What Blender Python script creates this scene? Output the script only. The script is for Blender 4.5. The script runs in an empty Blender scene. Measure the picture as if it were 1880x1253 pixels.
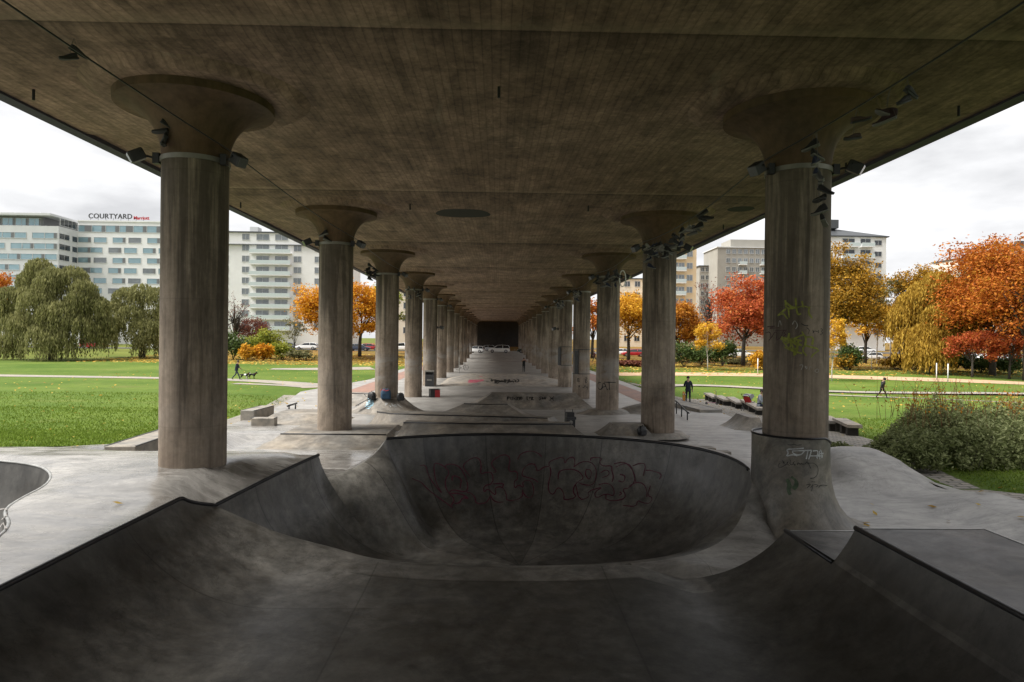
import bpy, bmesh, math, random
import numpy as np
from mathutils import Vector, Matrix, noise as mnoise
from mathutils.bvhtree import BVHTree
from mathutils.geometry import delaunay_2d_cdt
random.seed(7); RNG = np.random.default_rng(11)
S = bpy.context.scene; COL = S.collection
rad = math.radians

# ------------------------------------------------------------------ camera
F = 1253.0                                    # focal length in photo pixels (24 mm on 36 mm)
CAM = Vector((0, 0, 4.1)); ROLL = 0.0113
_f = Vector((26.05/F, 1, -4.2/F)).normalized()
_r0 = _f.cross(Vector((0, 0, 1))).normalized(); _u0 = _r0.cross(_f)
_r = _r0*math.cos(ROLL) + _u0*math.sin(ROLL); _u = _u0*math.cos(ROLL) - _r0*math.sin(ROLL)
cd = bpy.data.cameras.new('camera'); cam = bpy.data.objects.new('camera', cd); COL.objects.link(cam)
cd.sensor_width = 36; cd.lens = 24; cd.clip_start = 0.1; cd.clip_end = 3000
m = Matrix((_r, _u, -_f)).transposed().to_4x4(); m.translation = CAM
cam.matrix_world = m; S.camera = cam
def ray(px, py):
    return (_f + _r*((px-940)/F) - _u*((py-626.5)/F))
def atY(px, py, Y):
    d = ray(px, py); return CAM + d*(Y/d.y)
def atZ(px, py, z):
    d = ray(px, py); return CAM + d*((z-CAM.z)/d.z)

# ------------------------------------------------------------------ world, sun, exposure
SUN_EL, SUN_AZ = 56.0, -100.0                 # azimuth measured from +Y towards +X
w = bpy.data.worlds.new("World"); S.world = w; w.use_nodes = True
nt = w.node_tree; nt.nodes.clear()
def wn(t, **k):
    n = nt.nodes.new(t)
    for a, b in k.items():
        if a in n.inputs: n.inputs[a].default_value = b
        else: setattr(n, a, b)
    return n
sky = wn('ShaderNodeTexSky'); sky.sky_type = 'NISHITA'; sky.sun_disc = False
sky.sun_elevation = rad(SUN_EL); sky.sun_rotation = rad(SUN_AZ)
hs = wn('ShaderNodeHueSaturation', Saturation=0.08)
nt.links.new(sky.outputs[0], hs.inputs['Color'])
tc = wn('ShaderNodeTexCoord'); mp = wn('ShaderNodeMapping'); mp.inputs['Scale'].default_value = (2.2, 2.2, 7.0)
nt.links.new(tc.outputs['Generated'], mp.inputs[0])
nz = wn('ShaderNodeTexNoise', Scale=1.6, Detail=6.0, Roughness=0.55); nt.links.new(mp.outputs[0], nz.inputs['Vector'])
cr = wn('ShaderNodeValToRGB'); cr.color_ramp.elements[0].position = 0.33; cr.color_ramp.elements[1].position = 0.62
cr.color_ramp.elements[0].color = (2.15, 2.17, 2.24, 1); cr.color_ramp.elements[1].color = (3.9, 3.9, 3.95, 1)
nt.links.new(nz.outputs[0], cr.inputs[0])
mx = wn('ShaderNodeMix', data_type='RGBA'); mx.inputs[0].default_value = 0.9
nt.links.new(hs.outputs[0], mx.inputs[6]); nt.links.new(cr.outputs[0], mx.inputs[7])
bg = wn('ShaderNodeBackground', Strength=0.105); out = wn('ShaderNodeOutputWorld')
nt.links.new(mx.outputs[2], bg.inputs[0]); nt.links.new(bg.outputs[0], out.inputs[0])
sl = bpy.data.lights.new('sun', 'SUN'); sl.energy = 2.9; sl.angle = rad(35); sl.color = (1, 0.97, 0.92)
so = bpy.data.objects.new('sun', sl); COL.objects.link(so)
_sd = Vector((math.sin(rad(SUN_AZ))*math.cos(rad(SUN_EL)), math.cos(rad(SUN_AZ))*math.cos(rad(SUN_EL)), math.sin(rad(SUN_EL))))
so.rotation_euler = _sd.to_track_quat('Z', 'Y').to_euler()
S.view_settings.view_transform = 'Standard'; S.view_settings.look = 'None'
S.view_settings.exposure = 1.5; S.view_settings.gamma = 1.0
S.render.engine = 'CYCLES'
S.cycles.max_bounces = 8; S.cycles.diffuse_bounces = 5; S.cycles.glossy_bounces = 3
S.cycles.use_denoising = True

# ------------------------------------------------------------------ helpers
def tag(o, label=None, cat=None, group=None, kind=None):
    if label: o['label'] = label
    if cat: o['category'] = cat
    if group: o['group'] = group
    if kind: o['kind'] = kind
    return o
def empty(name, loc=(0, 0, 0), rz=0, **k):
    o = bpy.data.objects.new(name, None); COL.objects.link(o)
    o.location = loc; o.rotation_euler = (0, 0, rz); o.empty_display_size = 0.2
    return tag(o, **k)
def children(o): return [c for c in COL.objects if c.parent == o]
def copy_tree(o, parent=None):
    c = o.copy(); COL.objects.link(c)
    if parent: c.parent = parent
    for ch in list(o.children): copy_tree(ch, c)
    return c
class MB:
    """collects shapes, builds ONE mesh object"""
    def __init__(s): s.v = []; s.f = []; s.m = []
    def add(s, vs, fs, mi=0):
        b = len(s.v); s.v += [tuple(v) for v in vs]
        s.f += [tuple(b+i for i in f) for f in fs]; s.m += [mi]*len(fs); return s
    def box(s, c, d, rz=0, mi=0, rot=None):
        x, y, z = d[0]/2, d[1]/2, d[2]/2
        R = rot if rot is not None else Matrix.Rotation(rz, 3, 'Z'); c = Vector(c)
        vs = [c + R @ Vector((sx*x, sy*y, sz*z)) for sz in (-1, 1) for sx, sy in ((-1, -1), (1, -1), (1, 1), (-1, 1))]
        return s.add(vs, [(3, 2, 1, 0), (4, 5, 6, 7), (0, 1, 5, 4), (1, 2, 6, 5), (2, 3, 7, 6), (3, 0, 4, 7)], mi)
    def tube(s, pts, r, n=8, mi=0, cap=True, closed=False):
        pts = [Vector(p) for p in pts]; k = len(pts)
        rs = r if isinstance(r, (list, tuple)) else [r]*k
        rings = []; prev = None
        for i, p in enumerate(pts):
            if closed: t = pts[(i+1) % k] - pts[i-1]
            else: t = pts[min(i+1, k-1)] - pts[max(i-1, 0)]
            if t.length < 1e-9: t = Vector((0, 0, 1))
            t.normalize()
            if prev is None:
                a = t.cross(Vector((0, 0, 1)) if abs(t.z) < 0.95 else Vector((1, 0, 0))).normalized()
            else:
                a = (prev - t*prev.dot(t)); a = a.normalized() if a.length > 1e-6 else prev
            prev = a; b = t.cross(a)
            rings.append([p + (a*math.cos(2*math.pi*j/n) + b*math.sin(2*math.pi*j/n))*rs[i] for j in range(n)])
        vs = [v for q in rings for v in q]; fs = []
        for i in range(k if closed else k-1):
            i2 = (i+1) % k
            for j in range(n):
                j2 = (j+1) % n; fs.append((i*n+j, i*n+j2, i2*n+j2, i2*n+j))
        if cap and not closed: fs += [tuple(range(n-1, -1, -1)), tuple((k-1)*n+j for j in range(n))]
        return s.add(vs, fs, mi)
    def lathe(s, prof, c=(0, 0, 0), n=24, mi=0, axis='Z', a0=0.0):
        vs = []; c = Vector(c)
        for (r, z) in prof:
            for j in range(n):
                a = a0 + 2*math.pi*j/n
                p = Vector((r*math.cos(a), r*math.sin(a), z))
                if axis == 'Y': p = Vector((p.x, p.z, p.y))
                if axis == 'X': p = Vector((p.z, p.x, p.y))
                vs.append(c+p)
        fs = [(i*n+j, i*n+(j+1) % n, (i+1)*n+(j+1) % n, (i+1)*n+j) for i in range(len(prof)-1) for j in range(n)]
        return s.add(vs, fs, mi)
    def prism(s, poly, z0, z1, mi=0):
        n = len(poly)
        vs = [(x, y, z0) for x, y in poly] + [(x, y, z1) for x, y in poly]
        fs = [tuple(range(n-1, -1, -1)), tuple(range(n, 2*n))] + [(i, (i+1) % n, n+(i+1) % n, n+i) for i in range(n)]
        return s.add(vs, fs, mi)
    def loft(s, rings, mi=0, cap0=True, cap1=True, closed=True):
        n = len(rings[0]); vs = [v for q in rings for v in q]; fs = []
        for i in range(len(rings)-1):
            for j in range(n if closed else n-1):
                fs.append((i*n+j, i*n+(j+1) % n, (i+1)*n+(j+1) % n, (i+1)*n+j))
        if cap0: fs.append(tuple(range(n-1, -1, -1)))
        if cap1: fs.append(tuple((len(rings)-1)*n+j for j in range(n)))
        return s.add(vs, fs, mi)
    def build(s, name, mats, parent=None, smooth=False, sharp=None, fix=True):
        me = bpy.data.meshes.new(name); me.from_pydata(s.v, [], s.f)
        mats = mats if isinstance(mats, (list, tuple)) else [mats]
        for q in mats: me.materials.append(q)
        me.polygons.foreach_set('material_index', s.m)
        if fix:
            bm = bmesh.new(); bm.from_mesh(me); bmesh.ops.recalc_face_normals(bm, faces=bm.faces); bm.to_mesh(me); bm.free()
        if smooth:
            me.polygons.foreach_set('use_smooth', [True]*len(me.polygons))
            if sharp: me.set_sharp_from_angle(angle=rad(sharp))
        me.update(); o = bpy.data.objects.new(name, me); COL.objects.link(o)
        if parent: o.parent = parent
        return o
def mesh_np(name, V, Fq, mat, parent=None, smooth=False):
    """fast mesh from numpy arrays: V (n,3), Fq (m,k) all k-gons"""
    V = np.asarray(V, dtype=np.float32); Fq = np.asarray(Fq, dtype=np.int32)
    me = bpy.data.meshes.new(name); k = Fq.shape[1]
    me.vertices.add(len(V)); me.vertices.foreach_set('co', V.ravel())
    me.loops.add(Fq.size); me.loops.foreach_set('vertex_index', Fq.ravel())
    me.polygons.add(len(Fq)); me.polygons.foreach_set('loop_start', np.arange(0, Fq.size, k, dtype=np.int32))
    try: me.polygons.foreach_set('loop_total', np.full(len(Fq), k, dtype=np.int32))
    except Exception: pass
    for q in (mat if isinstance(mat, (list, tuple)) else [mat]): me.materials.append(q)
    if smooth: me.polygons.foreach_set('use_smooth', np.ones(len(Fq), dtype=bool))
    me.update(calc_edges=True); me.validate()
    o = bpy.data.objects.new(name, me); COL.objects.link(o)
    if parent: o.parent = parent
    return o
def set_attr(o, name, vals):
    a = o.data.attributes.new(name, 'FLOAT', 'POINT'); a.data.foreach_set('value', np.asarray(vals, dtype=np.float32))
def sm(a, b, t):
    t = np.clip((np.asarray(t, dtype=float)-a)/(b-a), 0, 1); return t*t*(3-2*t)
def in_poly(P, poly):
    x, y = P[:, 0], P[:, 1]; c = np.zeros(len(P), bool); n = len(poly)
    for i in range(n):
        x1, y1 = poly[i]; x2, y2 = poly[(i+1) % n]
        if y1 == y2: continue
        c ^= ((y1 > y) != (y2 > y)) & (x < (x2-x1)*(y-y1)/(y2-y1)+x1)
    return c
def dist_poly(P, poly, closed=True):
    d = np.full(len(P), 1e9); idx = np.zeros(len(P)); n = len(poly)
    for i in range(n if closed else n-1):
        a = np.array(poly[i][:2], float); b = np.array(poly[(i+1) % n][:2], float); ab = b-a
        L = ab @ ab
        if L < 1e-12: continue
        t = np.clip(((P-a) @ ab)/L, 0, 1); q = a + t[:, None]*ab
        dd = np.hypot(*(P-q).T); k = dd < d; d[k] = dd[k]; idx[k] = i + t[k]
    return d, idx
# ------------------------------------------------------------------ materials
class NT:
    def __init__(s, name):
        s.m = bpy.data.materials.new(name); s.m.use_nodes = True; s.t = s.m.node_tree
        s.b = s.t.nodes['Principled BSDF']
    def n(s, ty, ins=None, **k):
        q = s.t.nodes.new('ShaderNode'+ty)
        for a, b in k.items(): setattr(q, a, b)
        for a, b in (ins or {}).items():
            if hasattr(b, 'links') or isinstance(b, bpy.types.NodeSocket): s.t.links.new(b, q.inputs[a])
            else: q.inputs[a].default_value = b
        return q
    def pos(s, scale=(1, 1, 1), obj=False):
        src = s.n('TexCoord').outputs['Object'] if obj else s.n('NewGeometry').outputs['Position']
        return s.n('Mapping', {'Vector': src, 'Scale': scale}).outputs[0]
    def noise(s, vec, scale, detail=4, rough=0.55, dist=0.0):
        return s.n('TexNoise', {'Vector': vec, 'Scale': scale, 'Detail': detail, 'Roughness': rough, 'Distortion': dist}).outputs[0]
    def ramp(s, fac, stops):
        r = s.n('ValToRGB', {'Fac': fac}).color_ramp
        n = r.id_data.nodes[-1]
        while len(r.elements) < len(stops): r.elements.new(0.5)
        for e, (p, c) in zip(r.elements, stops):
            e.position = p; e.color = (c, c, c, 1) if isinstance(c, (int, float)) else (*c, 1)
        return n.outputs[0]
    def mix(s, fac, a, b, mode='MIX'):
        q = s.n('Mix', data_type='RGBA', blend_type=mode)
        for i, v in ((0, fac), (6, a), (7, b)):
            if isinstance(v, bpy.types.NodeSocket): s.t.links.new(v, q.inputs[i])
            else: q.inputs[i].default_value = v if i == 0 else ((*v, 1) if len(v) == 3 else v)
        return q.outputs[2]
    def math(s, op, a, b=0.0):
        q = s.n('Math', operation=op)
        for i, v in ((0, a), (1, b)):
            if isinstance(v, bpy.types.NodeSocket): s.t.links.new(v, q.inputs[i])
            else: q.inputs[i].default_value = v
        return q.outputs[0]
    def set(s, **k):
        for a, b in k.items():
            a = a.replace('_', ' ')
            if isinstance(b, bpy.types.NodeSocket): s.t.links.new(b, s.b.inputs[a])
            elif isinstance(b, tuple) and len(b) == 3: s.b.inputs[a].default_value = (*b, 1)
            else: s.b.inputs[a].default_value = b
        return s.m
    def bump(s, h, strength=0.3, dist=0.02):
        q = s.n('Bump', {'Height': h, 'Strength': strength, 'Distance': dist}); s.t.links.new(q.outputs[0], s.b.inputs['Normal'])
def simple(name, col, rough=0.6, metal=0.0, var=0.12, scale=6.0, spec=0.5, **k):
    q = NT(name); nn = q.noise(q.pos(obj=True), scale)
    c2 = tuple(min(1, c*(1+var)) for c in col); c1 = tuple(c*(1-var) for c in col)
    return q.set(Base_Color=q.ramp(nn, [(0.3, c1), (0.7, c2)]), Roughness=rough, Metallic=metal, Specular_IOR_Level=spec, **k)
def mul(c, k): return tuple(x*k for x in c)
def concrete(name, base, rlo=0.45, rhi=0.75, big=0.45, stain=0.55, streak=(1, 1, 1), sscale=2.0, samt=0.5, bump=0.15, tone=False, warm=(1.12, 0.98, 0.82), spec=0.4, stain_lo=0.52, cracks=0.0, blotch=0.0):
    q = NT(name); P = q.pos()
    n1 = q.noise(P, big, 6, 0.6); n2 = q.noise(P, 7.0, 6, 0.65); n3 = q.noise(q.pos(streak), sscale, 5, 0.6)
    n4 = q.noise(P, 1.3, 8, 0.7, 0.6)
    c = q.mix(q.ramp(n1, [(0.3, 0.0), (0.7, 1.0)]), mul(base, 0.82), tuple(b*w_ for b, w_ in zip(mul(base, 1.12), warm)))
    c = q.mix(1.0, c, q.ramp(n3, [(0.25, 1-samt), (0.5, 1.0), (0.78, 1+samt*0.7)]), 'MULTIPLY')
    c = q.mix(0.8, c, q.ramp(n2, [(0.25, 0.78), (0.75, 1.2)]), 'MULTIPLY')
    st = q.ramp(n4, [(stain_lo, 0.0), (stain_lo+0.16, 1.0)])
    c = q.mix(q.math('MULTIPLY', st, stain), c, mul(base, 0.42))
    fine = q.n('TexVoronoi', {'Vector': P, 'Scale': 26.0}).outputs['Distance']
    c = q.mix(0.35, c, q.ramp(fine, [(0.04, 0.35), (0.12, 1.0)]), 'MULTIPLY')
    if blotch:
        n5 = q.noise(P, 0.55, 9, 0.72, 1.2); n6 = q.noise(q.pos((1, 1, 1)), 2.6, 8, 0.75, 0.9)
        c = q.mix(blotch, c, q.ramp(n5, [(0.34, 0.34), (0.47, 0.9), (0.60, 1.9)]), 'MULTIPLY')
        c = q.mix(blotch*.8, c, q.ramp(n6, [(0.34, 0.55), (0.5, 1.0), (0.66, 1.5)]), 'MULTIPLY')
        n7 = q.noise(P, 0.8, 7, 0.7, 1.5)
        c = q.mix(q.math('MULTIPLY', q.ramp(n7, [(0.5, 0.0), (0.64, 1.0)]), .30), c, (base[0]*.62, base[1]*.50, base[2]*.38))
    if cracks:
        nc = q.noise(P, 0.9, 9, 0.62, 1.1); nd = q.noise(q.pos((1.3, .7, 1)), 2.1, 6, 0.6, 0.6)
        ln = q.math('ABSOLUTE', q.math('SUBTRACT', nc, 0.5)); l2 = q.math('ABSOLUTE', q.math('SUBTRACT', nd, 0.53))
        c = q.mix(cracks, c, q.ramp(ln, [(0.0, 0.35), (0.006, 1.0)]), 'MULTIPLY')
        c = q.mix(cracks*.7, c, q.ramp(l2, [(0.0, 0.5), (0.012, 1.0)]), 'MULTIPLY')
    if tone:
        for an in ('seam', 'seam2'):
            sa = q.math('ABSOLUTE', q.n('Attribute', attribute_name=an).outputs['Fac'])
            c = q.mix(0.75, c, q.ramp(sa, [(0.006, 0.3), (0.016, 1.0)]), 'MULTIPLY')
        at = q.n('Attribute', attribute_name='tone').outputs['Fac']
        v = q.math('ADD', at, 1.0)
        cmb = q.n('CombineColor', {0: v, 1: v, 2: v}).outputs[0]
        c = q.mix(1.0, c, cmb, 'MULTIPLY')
    q.bump(q.math('ADD', n2, q.math('MULTIPLY', n3, 0.6)), bump, 0.02)
    return q.set(Base_Color=c, Roughness=q.ramp(q.math('ADD', q.math('MULTIPLY', n1, 0.5), q.math('MULTIPLY', n4, 0.5)), [(0.35, rlo), (0.65, rhi)]), Specular_IOR_Level=spec)
M = {}
M['deck_wet'] = concrete('wet_polished_concrete', (0.21, 0.21, 0.205), 0.20, 0.42, 0.5, 0.35, (0.6, 1.6, 1), 2.2, 0.35, 0.08, spec=0.6)
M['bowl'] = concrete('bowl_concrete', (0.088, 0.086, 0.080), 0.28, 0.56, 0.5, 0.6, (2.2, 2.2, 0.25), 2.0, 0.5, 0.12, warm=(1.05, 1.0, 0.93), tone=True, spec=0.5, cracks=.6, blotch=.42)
M['ramp'] = concrete('ramp_concrete', (0.18, 0.175, 0.163), 0.45, 0.7, 0.7, 0.45, (1, 1, 0.4), 2.5, 0.35, 0.12, cracks=.4, blotch=.45)
M['coping'] = simple('dark_steel_coping', (0.035, 0.035, 0.037), 0.38, 0.7)
M['steel'] = simple('galvanised_steel', (0.22, 0.21, 0.19), 0.55, 0.5)
M['black'] = simple('black_plastic', (0.012, 0.012, 0.013), 0.5)
M['dark'] = simple('dark_grey_metal', (0.04, 0.04, 0.042), 0.5, 0.3)
# ------------------------------------------------------------------ ground heights
def interp(y, tab):
    t = np.array(tab, float); return np.interp(y, t[:, 0], t[:, 1])
BL = [(-10, 1.64), (14, 1.64), (16, 1.5), (19, 1.12), (24, .74), (30, .40), (36, .16), (45, 0), (120, 0), (129, .45), (140, .9), (190, 1.0)]
BR = [(-10, .48), (12, .48), (20, .58), (26, .56), (32, .36), (38, .15), (45, 0), (120, 0), (129, .45), (140, .9), (190, 1.0)]
def B(x, y):
    x = np.asarray(x, float); y = np.asarray(y, float)
    lo = np.where(y < 13.0, 2.0, 4.6); f = sm(lo, lo+1.6, x)
    z = interp(y, BL)*(1-f) + interp(y, BR)*f
    # basin left of the bowl lip
    bx = sm(-9.3, -8.4, x)*(1-sm(-2.6, -1.8, x))*sm(15.2, 16.6, y)*(1-sm(23.4, 24.6, y))
    z = z*(1-bx) + 0.47*bx
    # rolling banks at the right-hand rim of the skatepark
    z = z + 0.72*np.exp(-((x-9.6)/1.25)**4)*sm(15.6, 18.0, y)*(1-sm(18.3, 20.2, y))
    z = z + 0.32*sm(9.2, 10.9, x)*sm(10.0, 12.6, y)*(1-sm(14.6, 16.6, y))
    return z
TL = [(-10, 1.4), (15, 1.45), (19, 1.15), (24, .62), (30, .25), (36, .28), (44, .18), (52, -.02), (66, 0), (90, .05), (110, .35), (122, .75), (150, 1.25), (400, 1.6)]
TR = [(-10, .45), (14, .62), (18, .66), (24, .55), (30, .25), (44, -.2), (60, -.75), (82, -.55), (100, .0), (118, .45), (140, .75), (170, 1.8), (300, 3), (500, 4)]
PLAZA = [(-30, 2.4), (-30, 14.7), (-15, 15.3), (-9.9, 15.8), (-9.9, 20), (-10.3, 25), (-11.1, 30), (-12.6, 40), (-14.6, 51), (-13.6, 58),
         (-12.4, 66), (-12.4, 175), (12.4, 175), (12.4, 66), (12.2, 54), (12.7, 45), (12.4, 38), (11.4, 31), (10.9, 25), (10.6, 21),
         (10.75, 18.4), (11.0, 16.4), (11.0, 14.3), (11.3, 11), (11.5, 2.4)]
def T(x, y):
    x = np.asarray(x, float); y = np.asarray(y, float)
    f = sm(-4, 4, x)
    z = interp(y, TL)*(1-f) + interp(y, TR)*f
    z = z + 0.10*np.sin(x*0.11+1.3)*np.sin(y*0.09)*sm(8, 25, np.abs(x))*sm(25, 45, y)
    z = z - 0.35*sm(-22, -34, x)*0
    return z
def lawnz(x, y):
    P = np.stack([np.ravel(x), np.ravel(y)], 1); d, _ = dist_poly(P, PLAZA); ins = in_poly(P, PLAZA)
    b = B(P[:, 0], P[:, 1])-0.035; t = T(P[:, 0], P[:, 1])
    k = sm(0, 3.5, d); z = b*(1-k) + t*k
    z = np.where(ins, b - 0.02 - 2.6*sm(0.35, 1.2, d), z)
    return z.reshape(np.shape(x))
def gz(x, y): return float(lawnz(np.array([x]), np.array([y]))[0])

# ------------------------------------------------------------------ bowl outline
def chaikin(pts, n=2):
    for _ in range(n):
        q = [pts[0]]
        for a, b in zip(pts[:-1], pts[1:]):
            q.append(tuple(.75*i+.25*j for i, j in zip(a, b))); q.append(tuple(.25*i+.75*j for i, j in zip(a, b)))
        q.append(pts[-1]); pts = q
    return pts
def resample(pts, step):
    P = np.array(pts, float); d = np.r_[0, np.cumsum(np.linalg.norm(np.diff(P[:, :3], axis=0), axis=1))]
    n = max(2, int(math.ceil(d[-1]/step))+1); s = np.linspace(0, d[-1], n)
    return np.stack([np.interp(s, d, P[:, i]) for i in range(P.shape[1])], 1)
# x, y, z, roll (1 = rounded-over edge, 0 = coping)
CREST = [(-4.78, 11.70, 1.21, .3), (-4.38, 11.84, .97, .8), (-3.8, 11.85, .72, 1), (-2.95, 11.6, .52, 1), (-2.1, 11.15, .45, 1), (-.95, 10.95, .43, 1),
         (.4, 10.92, .42, 1), (1.65, 10.98, .43, 1), (2.9, 11.3, .45, 1), (3.7, 11.8, .47, 1), (4.3, 12.35, .58, 1), (4.72, 12.85, .88, .8), (4.98, 13.2, 1.3, .4)]
REAR = [(4.98, 13.2, 1.3, .3), (5.08, 13.55, 1.5, 0), (5.12, 14.1, 1.57, 0), (4.95, 15.2, 1.6, 0), (4.3, 16.4, 1.6, 0), (3.1, 17.25, 1.6, 0), (1.6, 17.75, 1.6, 0), (0, 17.9, 1.6, 0),
        (-1.3, 17.6, 1.6, 0), (-2.2, 17.2, 1.6, 0), (-2.72, 16.9, 1.6, 0)]
LIP = [(-2.72, 16.9, 1.6, .5), (-2.85, 16.6, 1.36, .9), (-3.1, 16.2, 1.15, 1), (-3.4, 15.75, 1.02, 1), (-3.7, 15.35, .96, 1), (-3.9, 15.1, .95, 1)]
LEFT = [(-3.905, 15.06, 1.50, 0), (-4.08, 14.5, 1.46, 0), (-4.36, 13.5, 1.37, 0), (-4.6, 12.5, 1.28, 0), (-4.78, 11.70, 1.21, 0)]
segs = [resample(chaikin(q, 2), 0.09) for q in (CREST, REAR, LIP, LEFT)]
RIM = np.concatenate([q[:-1] if i in (0, 1, 3) else q for i, q in enumerate(segs)])
CB = np.array([0.5, 14.1]); ZF = -0.6
def bowl_mesh():
    nr = 40; n = len(RIM); V = []; tone = []; seam = []
    ang = np.arctan2(RIM[:, 1]-CB[1], RIM[:, 0]-CB[0])
    rho = np.hypot(RIM[:, 0]-CB[0], RIM[:, 1]-CB[1])
    roll = np.convolve(np.r_[RIM[-4:, 3], RIM[:, 3], RIM[:4, 3]], np.ones(5)/5, 'same')[4:-4]
    seams = [-2.9, -2.2, 0.55, 0.98, 1.36, 1.78, 2.2, 2.62, 3.0]
    ptone = [0.1, .15, .05, .4, .25, -.15, -.3, .1, .6, .4, .45]
    for k in range(nr+1):
        t = k/nr
        t = t**1.25
        for i in range(n):
            d = t*rho[i]; zr = RIM[i, 2]; H = zr-ZF
            wc = min(2.25, .9*rho[i]); u = min(max((wc-d)/wc, 0), 1); kk = .975
            zc = ZF + H*(1-math.sqrt(1-kk*u*u))/(1-math.sqrt(1-kk))
            wr = min(2.0, .9*rho[i]); ur = min(max((wr-d)/wr, 0), 1)
            tt = 1-ur; xr = RIM[i, 0]; aa = max(-xr-3.03, 0)
            ms = math.cos(ang[i]+math.pi)*(-aa/math.sqrt(max(2.3**2-aa*aa, .3)))
            zrl = zr*(2*tt**3-3*tt*tt+1) + wr*max(ms, -1.6)*(tt**3-2*tt*tt+tt) + ZF*(3*tt*tt-2*tt**3)
            z = zrl*roll[i] + zc*(1-roll[i])
            V.append((CB[0]+math.cos(ang[i])*(rho[i]-d), CB[1]+math.sin(ang[i])*(rho[i]-d), z))
            a = ang[i]; j = sum(1 for s_ in seams if a > s_); tn = ptone[j]
            ds = min(abs(a-s_) for s_ in seams)*max(rho[i]-d, .1)
            lo = j-1; fs = min(abs(a-seams[lo]) if lo >= 0 else 9, abs(a-seams[j]) if j < len(seams) else 9)
            seam.append((1 if j % 2 else -1)*fs*max(rho[i]-d, .1))
            if roll[i] > .5 and RIM[i, 1] > 14.5: tn += 1.7*(1-float(sm(.1, 1.0, d)))  # polished lip: its highlight is painted in as a paler tone
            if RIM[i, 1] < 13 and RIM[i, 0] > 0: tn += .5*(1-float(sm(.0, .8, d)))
            tone.append(tn)
    Fq = [(k*n+i, (k+1)*n+i, (k+1)*n+(i+1) % n, k*n+(i+1) % n) for k in range(nr) for i in range(n)]
    Fq = np.array(Fq)[:, ::-1]
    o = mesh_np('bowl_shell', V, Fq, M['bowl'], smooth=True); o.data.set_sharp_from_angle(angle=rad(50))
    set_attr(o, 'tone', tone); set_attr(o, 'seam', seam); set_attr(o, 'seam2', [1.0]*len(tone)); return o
bowl = empty('skate_bowl', (0.5, 14.1, ZF), label='deep concrete skate bowl with red outlined graffiti on its rear wall', cat='skate bowl')
bo = bowl_mesh(); bo.parent = bowl; bo.matrix_parent_inverse = Matrix.Translation((-.5, -14.1, -ZF))
def pchild(o, p):
    o.parent = p; o.matrix_parent_inverse = Matrix.Translation(-Vector(p.location)) if p.rotation_euler.z == 0 else (Matrix.Translation(p.location) @ p.rotation_euler.to_matrix().to_4x4()).inverted(); return o
def coping(pts, parent, r=.035, dz=.0):
    mb = MB(); mb.tube([(p[0], p[1], p[2]+dz) for p in pts], r, 8); return pchild(mb.build('coping', M['coping'], smooth=True), parent)
coping(segs[1][6:], bowl); coping(segs[3], bowl)
# drop face at the end of the left wall
mb = MB(); e0, e1 = Vector((-3.9, 15.1, .9)), Vector((-3.905, 15.06, 1.5))

# ------------------------------------------------------------------ channel in front of the bowl
CF = .41; Y0 = 2.4
def chan_prof(x):
    if x < 0: a, R_ = max(-x-3.03, 0), 2.3
    else: a, R_ = max(x-2.85, 0), 2.17
    return CF + R_ - math.sqrt(max(R_*R_-a*a, .02))
xs = np.concatenate([[-5.0, -4.97, -4.93, -4.88, -4.84], np.linspace(-4.78, -2.9, 30), np.linspace(-2.75, 2.7, 36), np.linspace(2.85, 4.5, 26), np.linspace(4.55, 4.8, 7)])
cr_x, cr_y, cr_z = segs[0][:, 0], segs[0][:, 1], segs[0][:, 2]
def yend(x):
    if x < -4.781: t = (x+5.0)/.22; return 10.93 + .77*t**1.3, None
    if x <= 2.2: return float(np.interp(x, cr_x, cr_y)), float(np.interp(x, cr_x, cr_z))
    if x < 2.9: return float(np.interp(2.2, cr_x, cr_y))+(10.5-float(np.interp(2.2, cr_x, cr_y)))*(x-2.2)/.7, float(np.interp(2.2, cr_x, cr_z))*(1-(x-2.2)/.7)+CF*(x-2.2)/.7
    if x <= 4.505: return 10.5, None
    return 9.0, None
V = []; rows = 60; tone = []; sx1 = []; sx2 = []
fr = np.concatenate([np.linspace(0, .75, 24)[:-1], np.linspace(.75, 1, rows-23)])
for f in fr:
    for x in xs:
        ye, ze = yend(x); y = Y0 + (ye-Y0)*f; z = chan_prof(x)
        if ze is not None: z = z + (ze-z)*float(sm(ye-1.3, ye, y))
        V.append((x, y, z))
        tn = -.44 if x < -1.9 and y < 9.3 else (-.25+.65*float(sm(9.0, 11.2, y)) if x < -1.9 else -.36)  # left wall brightens towards the bowl: highlight laid into the tone
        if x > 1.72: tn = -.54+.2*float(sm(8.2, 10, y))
        if ye - y < .58 and -2.6 < x < 3.2: tn = .28+.5*float(sm(-.5, 3, x))  # paler pour band, with skylight on the crest slope painted into it
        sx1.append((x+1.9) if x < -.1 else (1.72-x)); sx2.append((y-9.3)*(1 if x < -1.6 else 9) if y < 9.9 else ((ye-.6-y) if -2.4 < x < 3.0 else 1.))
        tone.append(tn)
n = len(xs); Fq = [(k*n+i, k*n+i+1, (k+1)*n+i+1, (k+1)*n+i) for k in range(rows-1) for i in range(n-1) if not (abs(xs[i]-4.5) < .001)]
chan = mesh_np('channel_shell', V, Fq, M['bowl'], smooth=True); set_attr(chan, 'tone', tone); set_attr(chan, 'seam', sx1); set_attr(chan, 'seam2', sx2)
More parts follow.
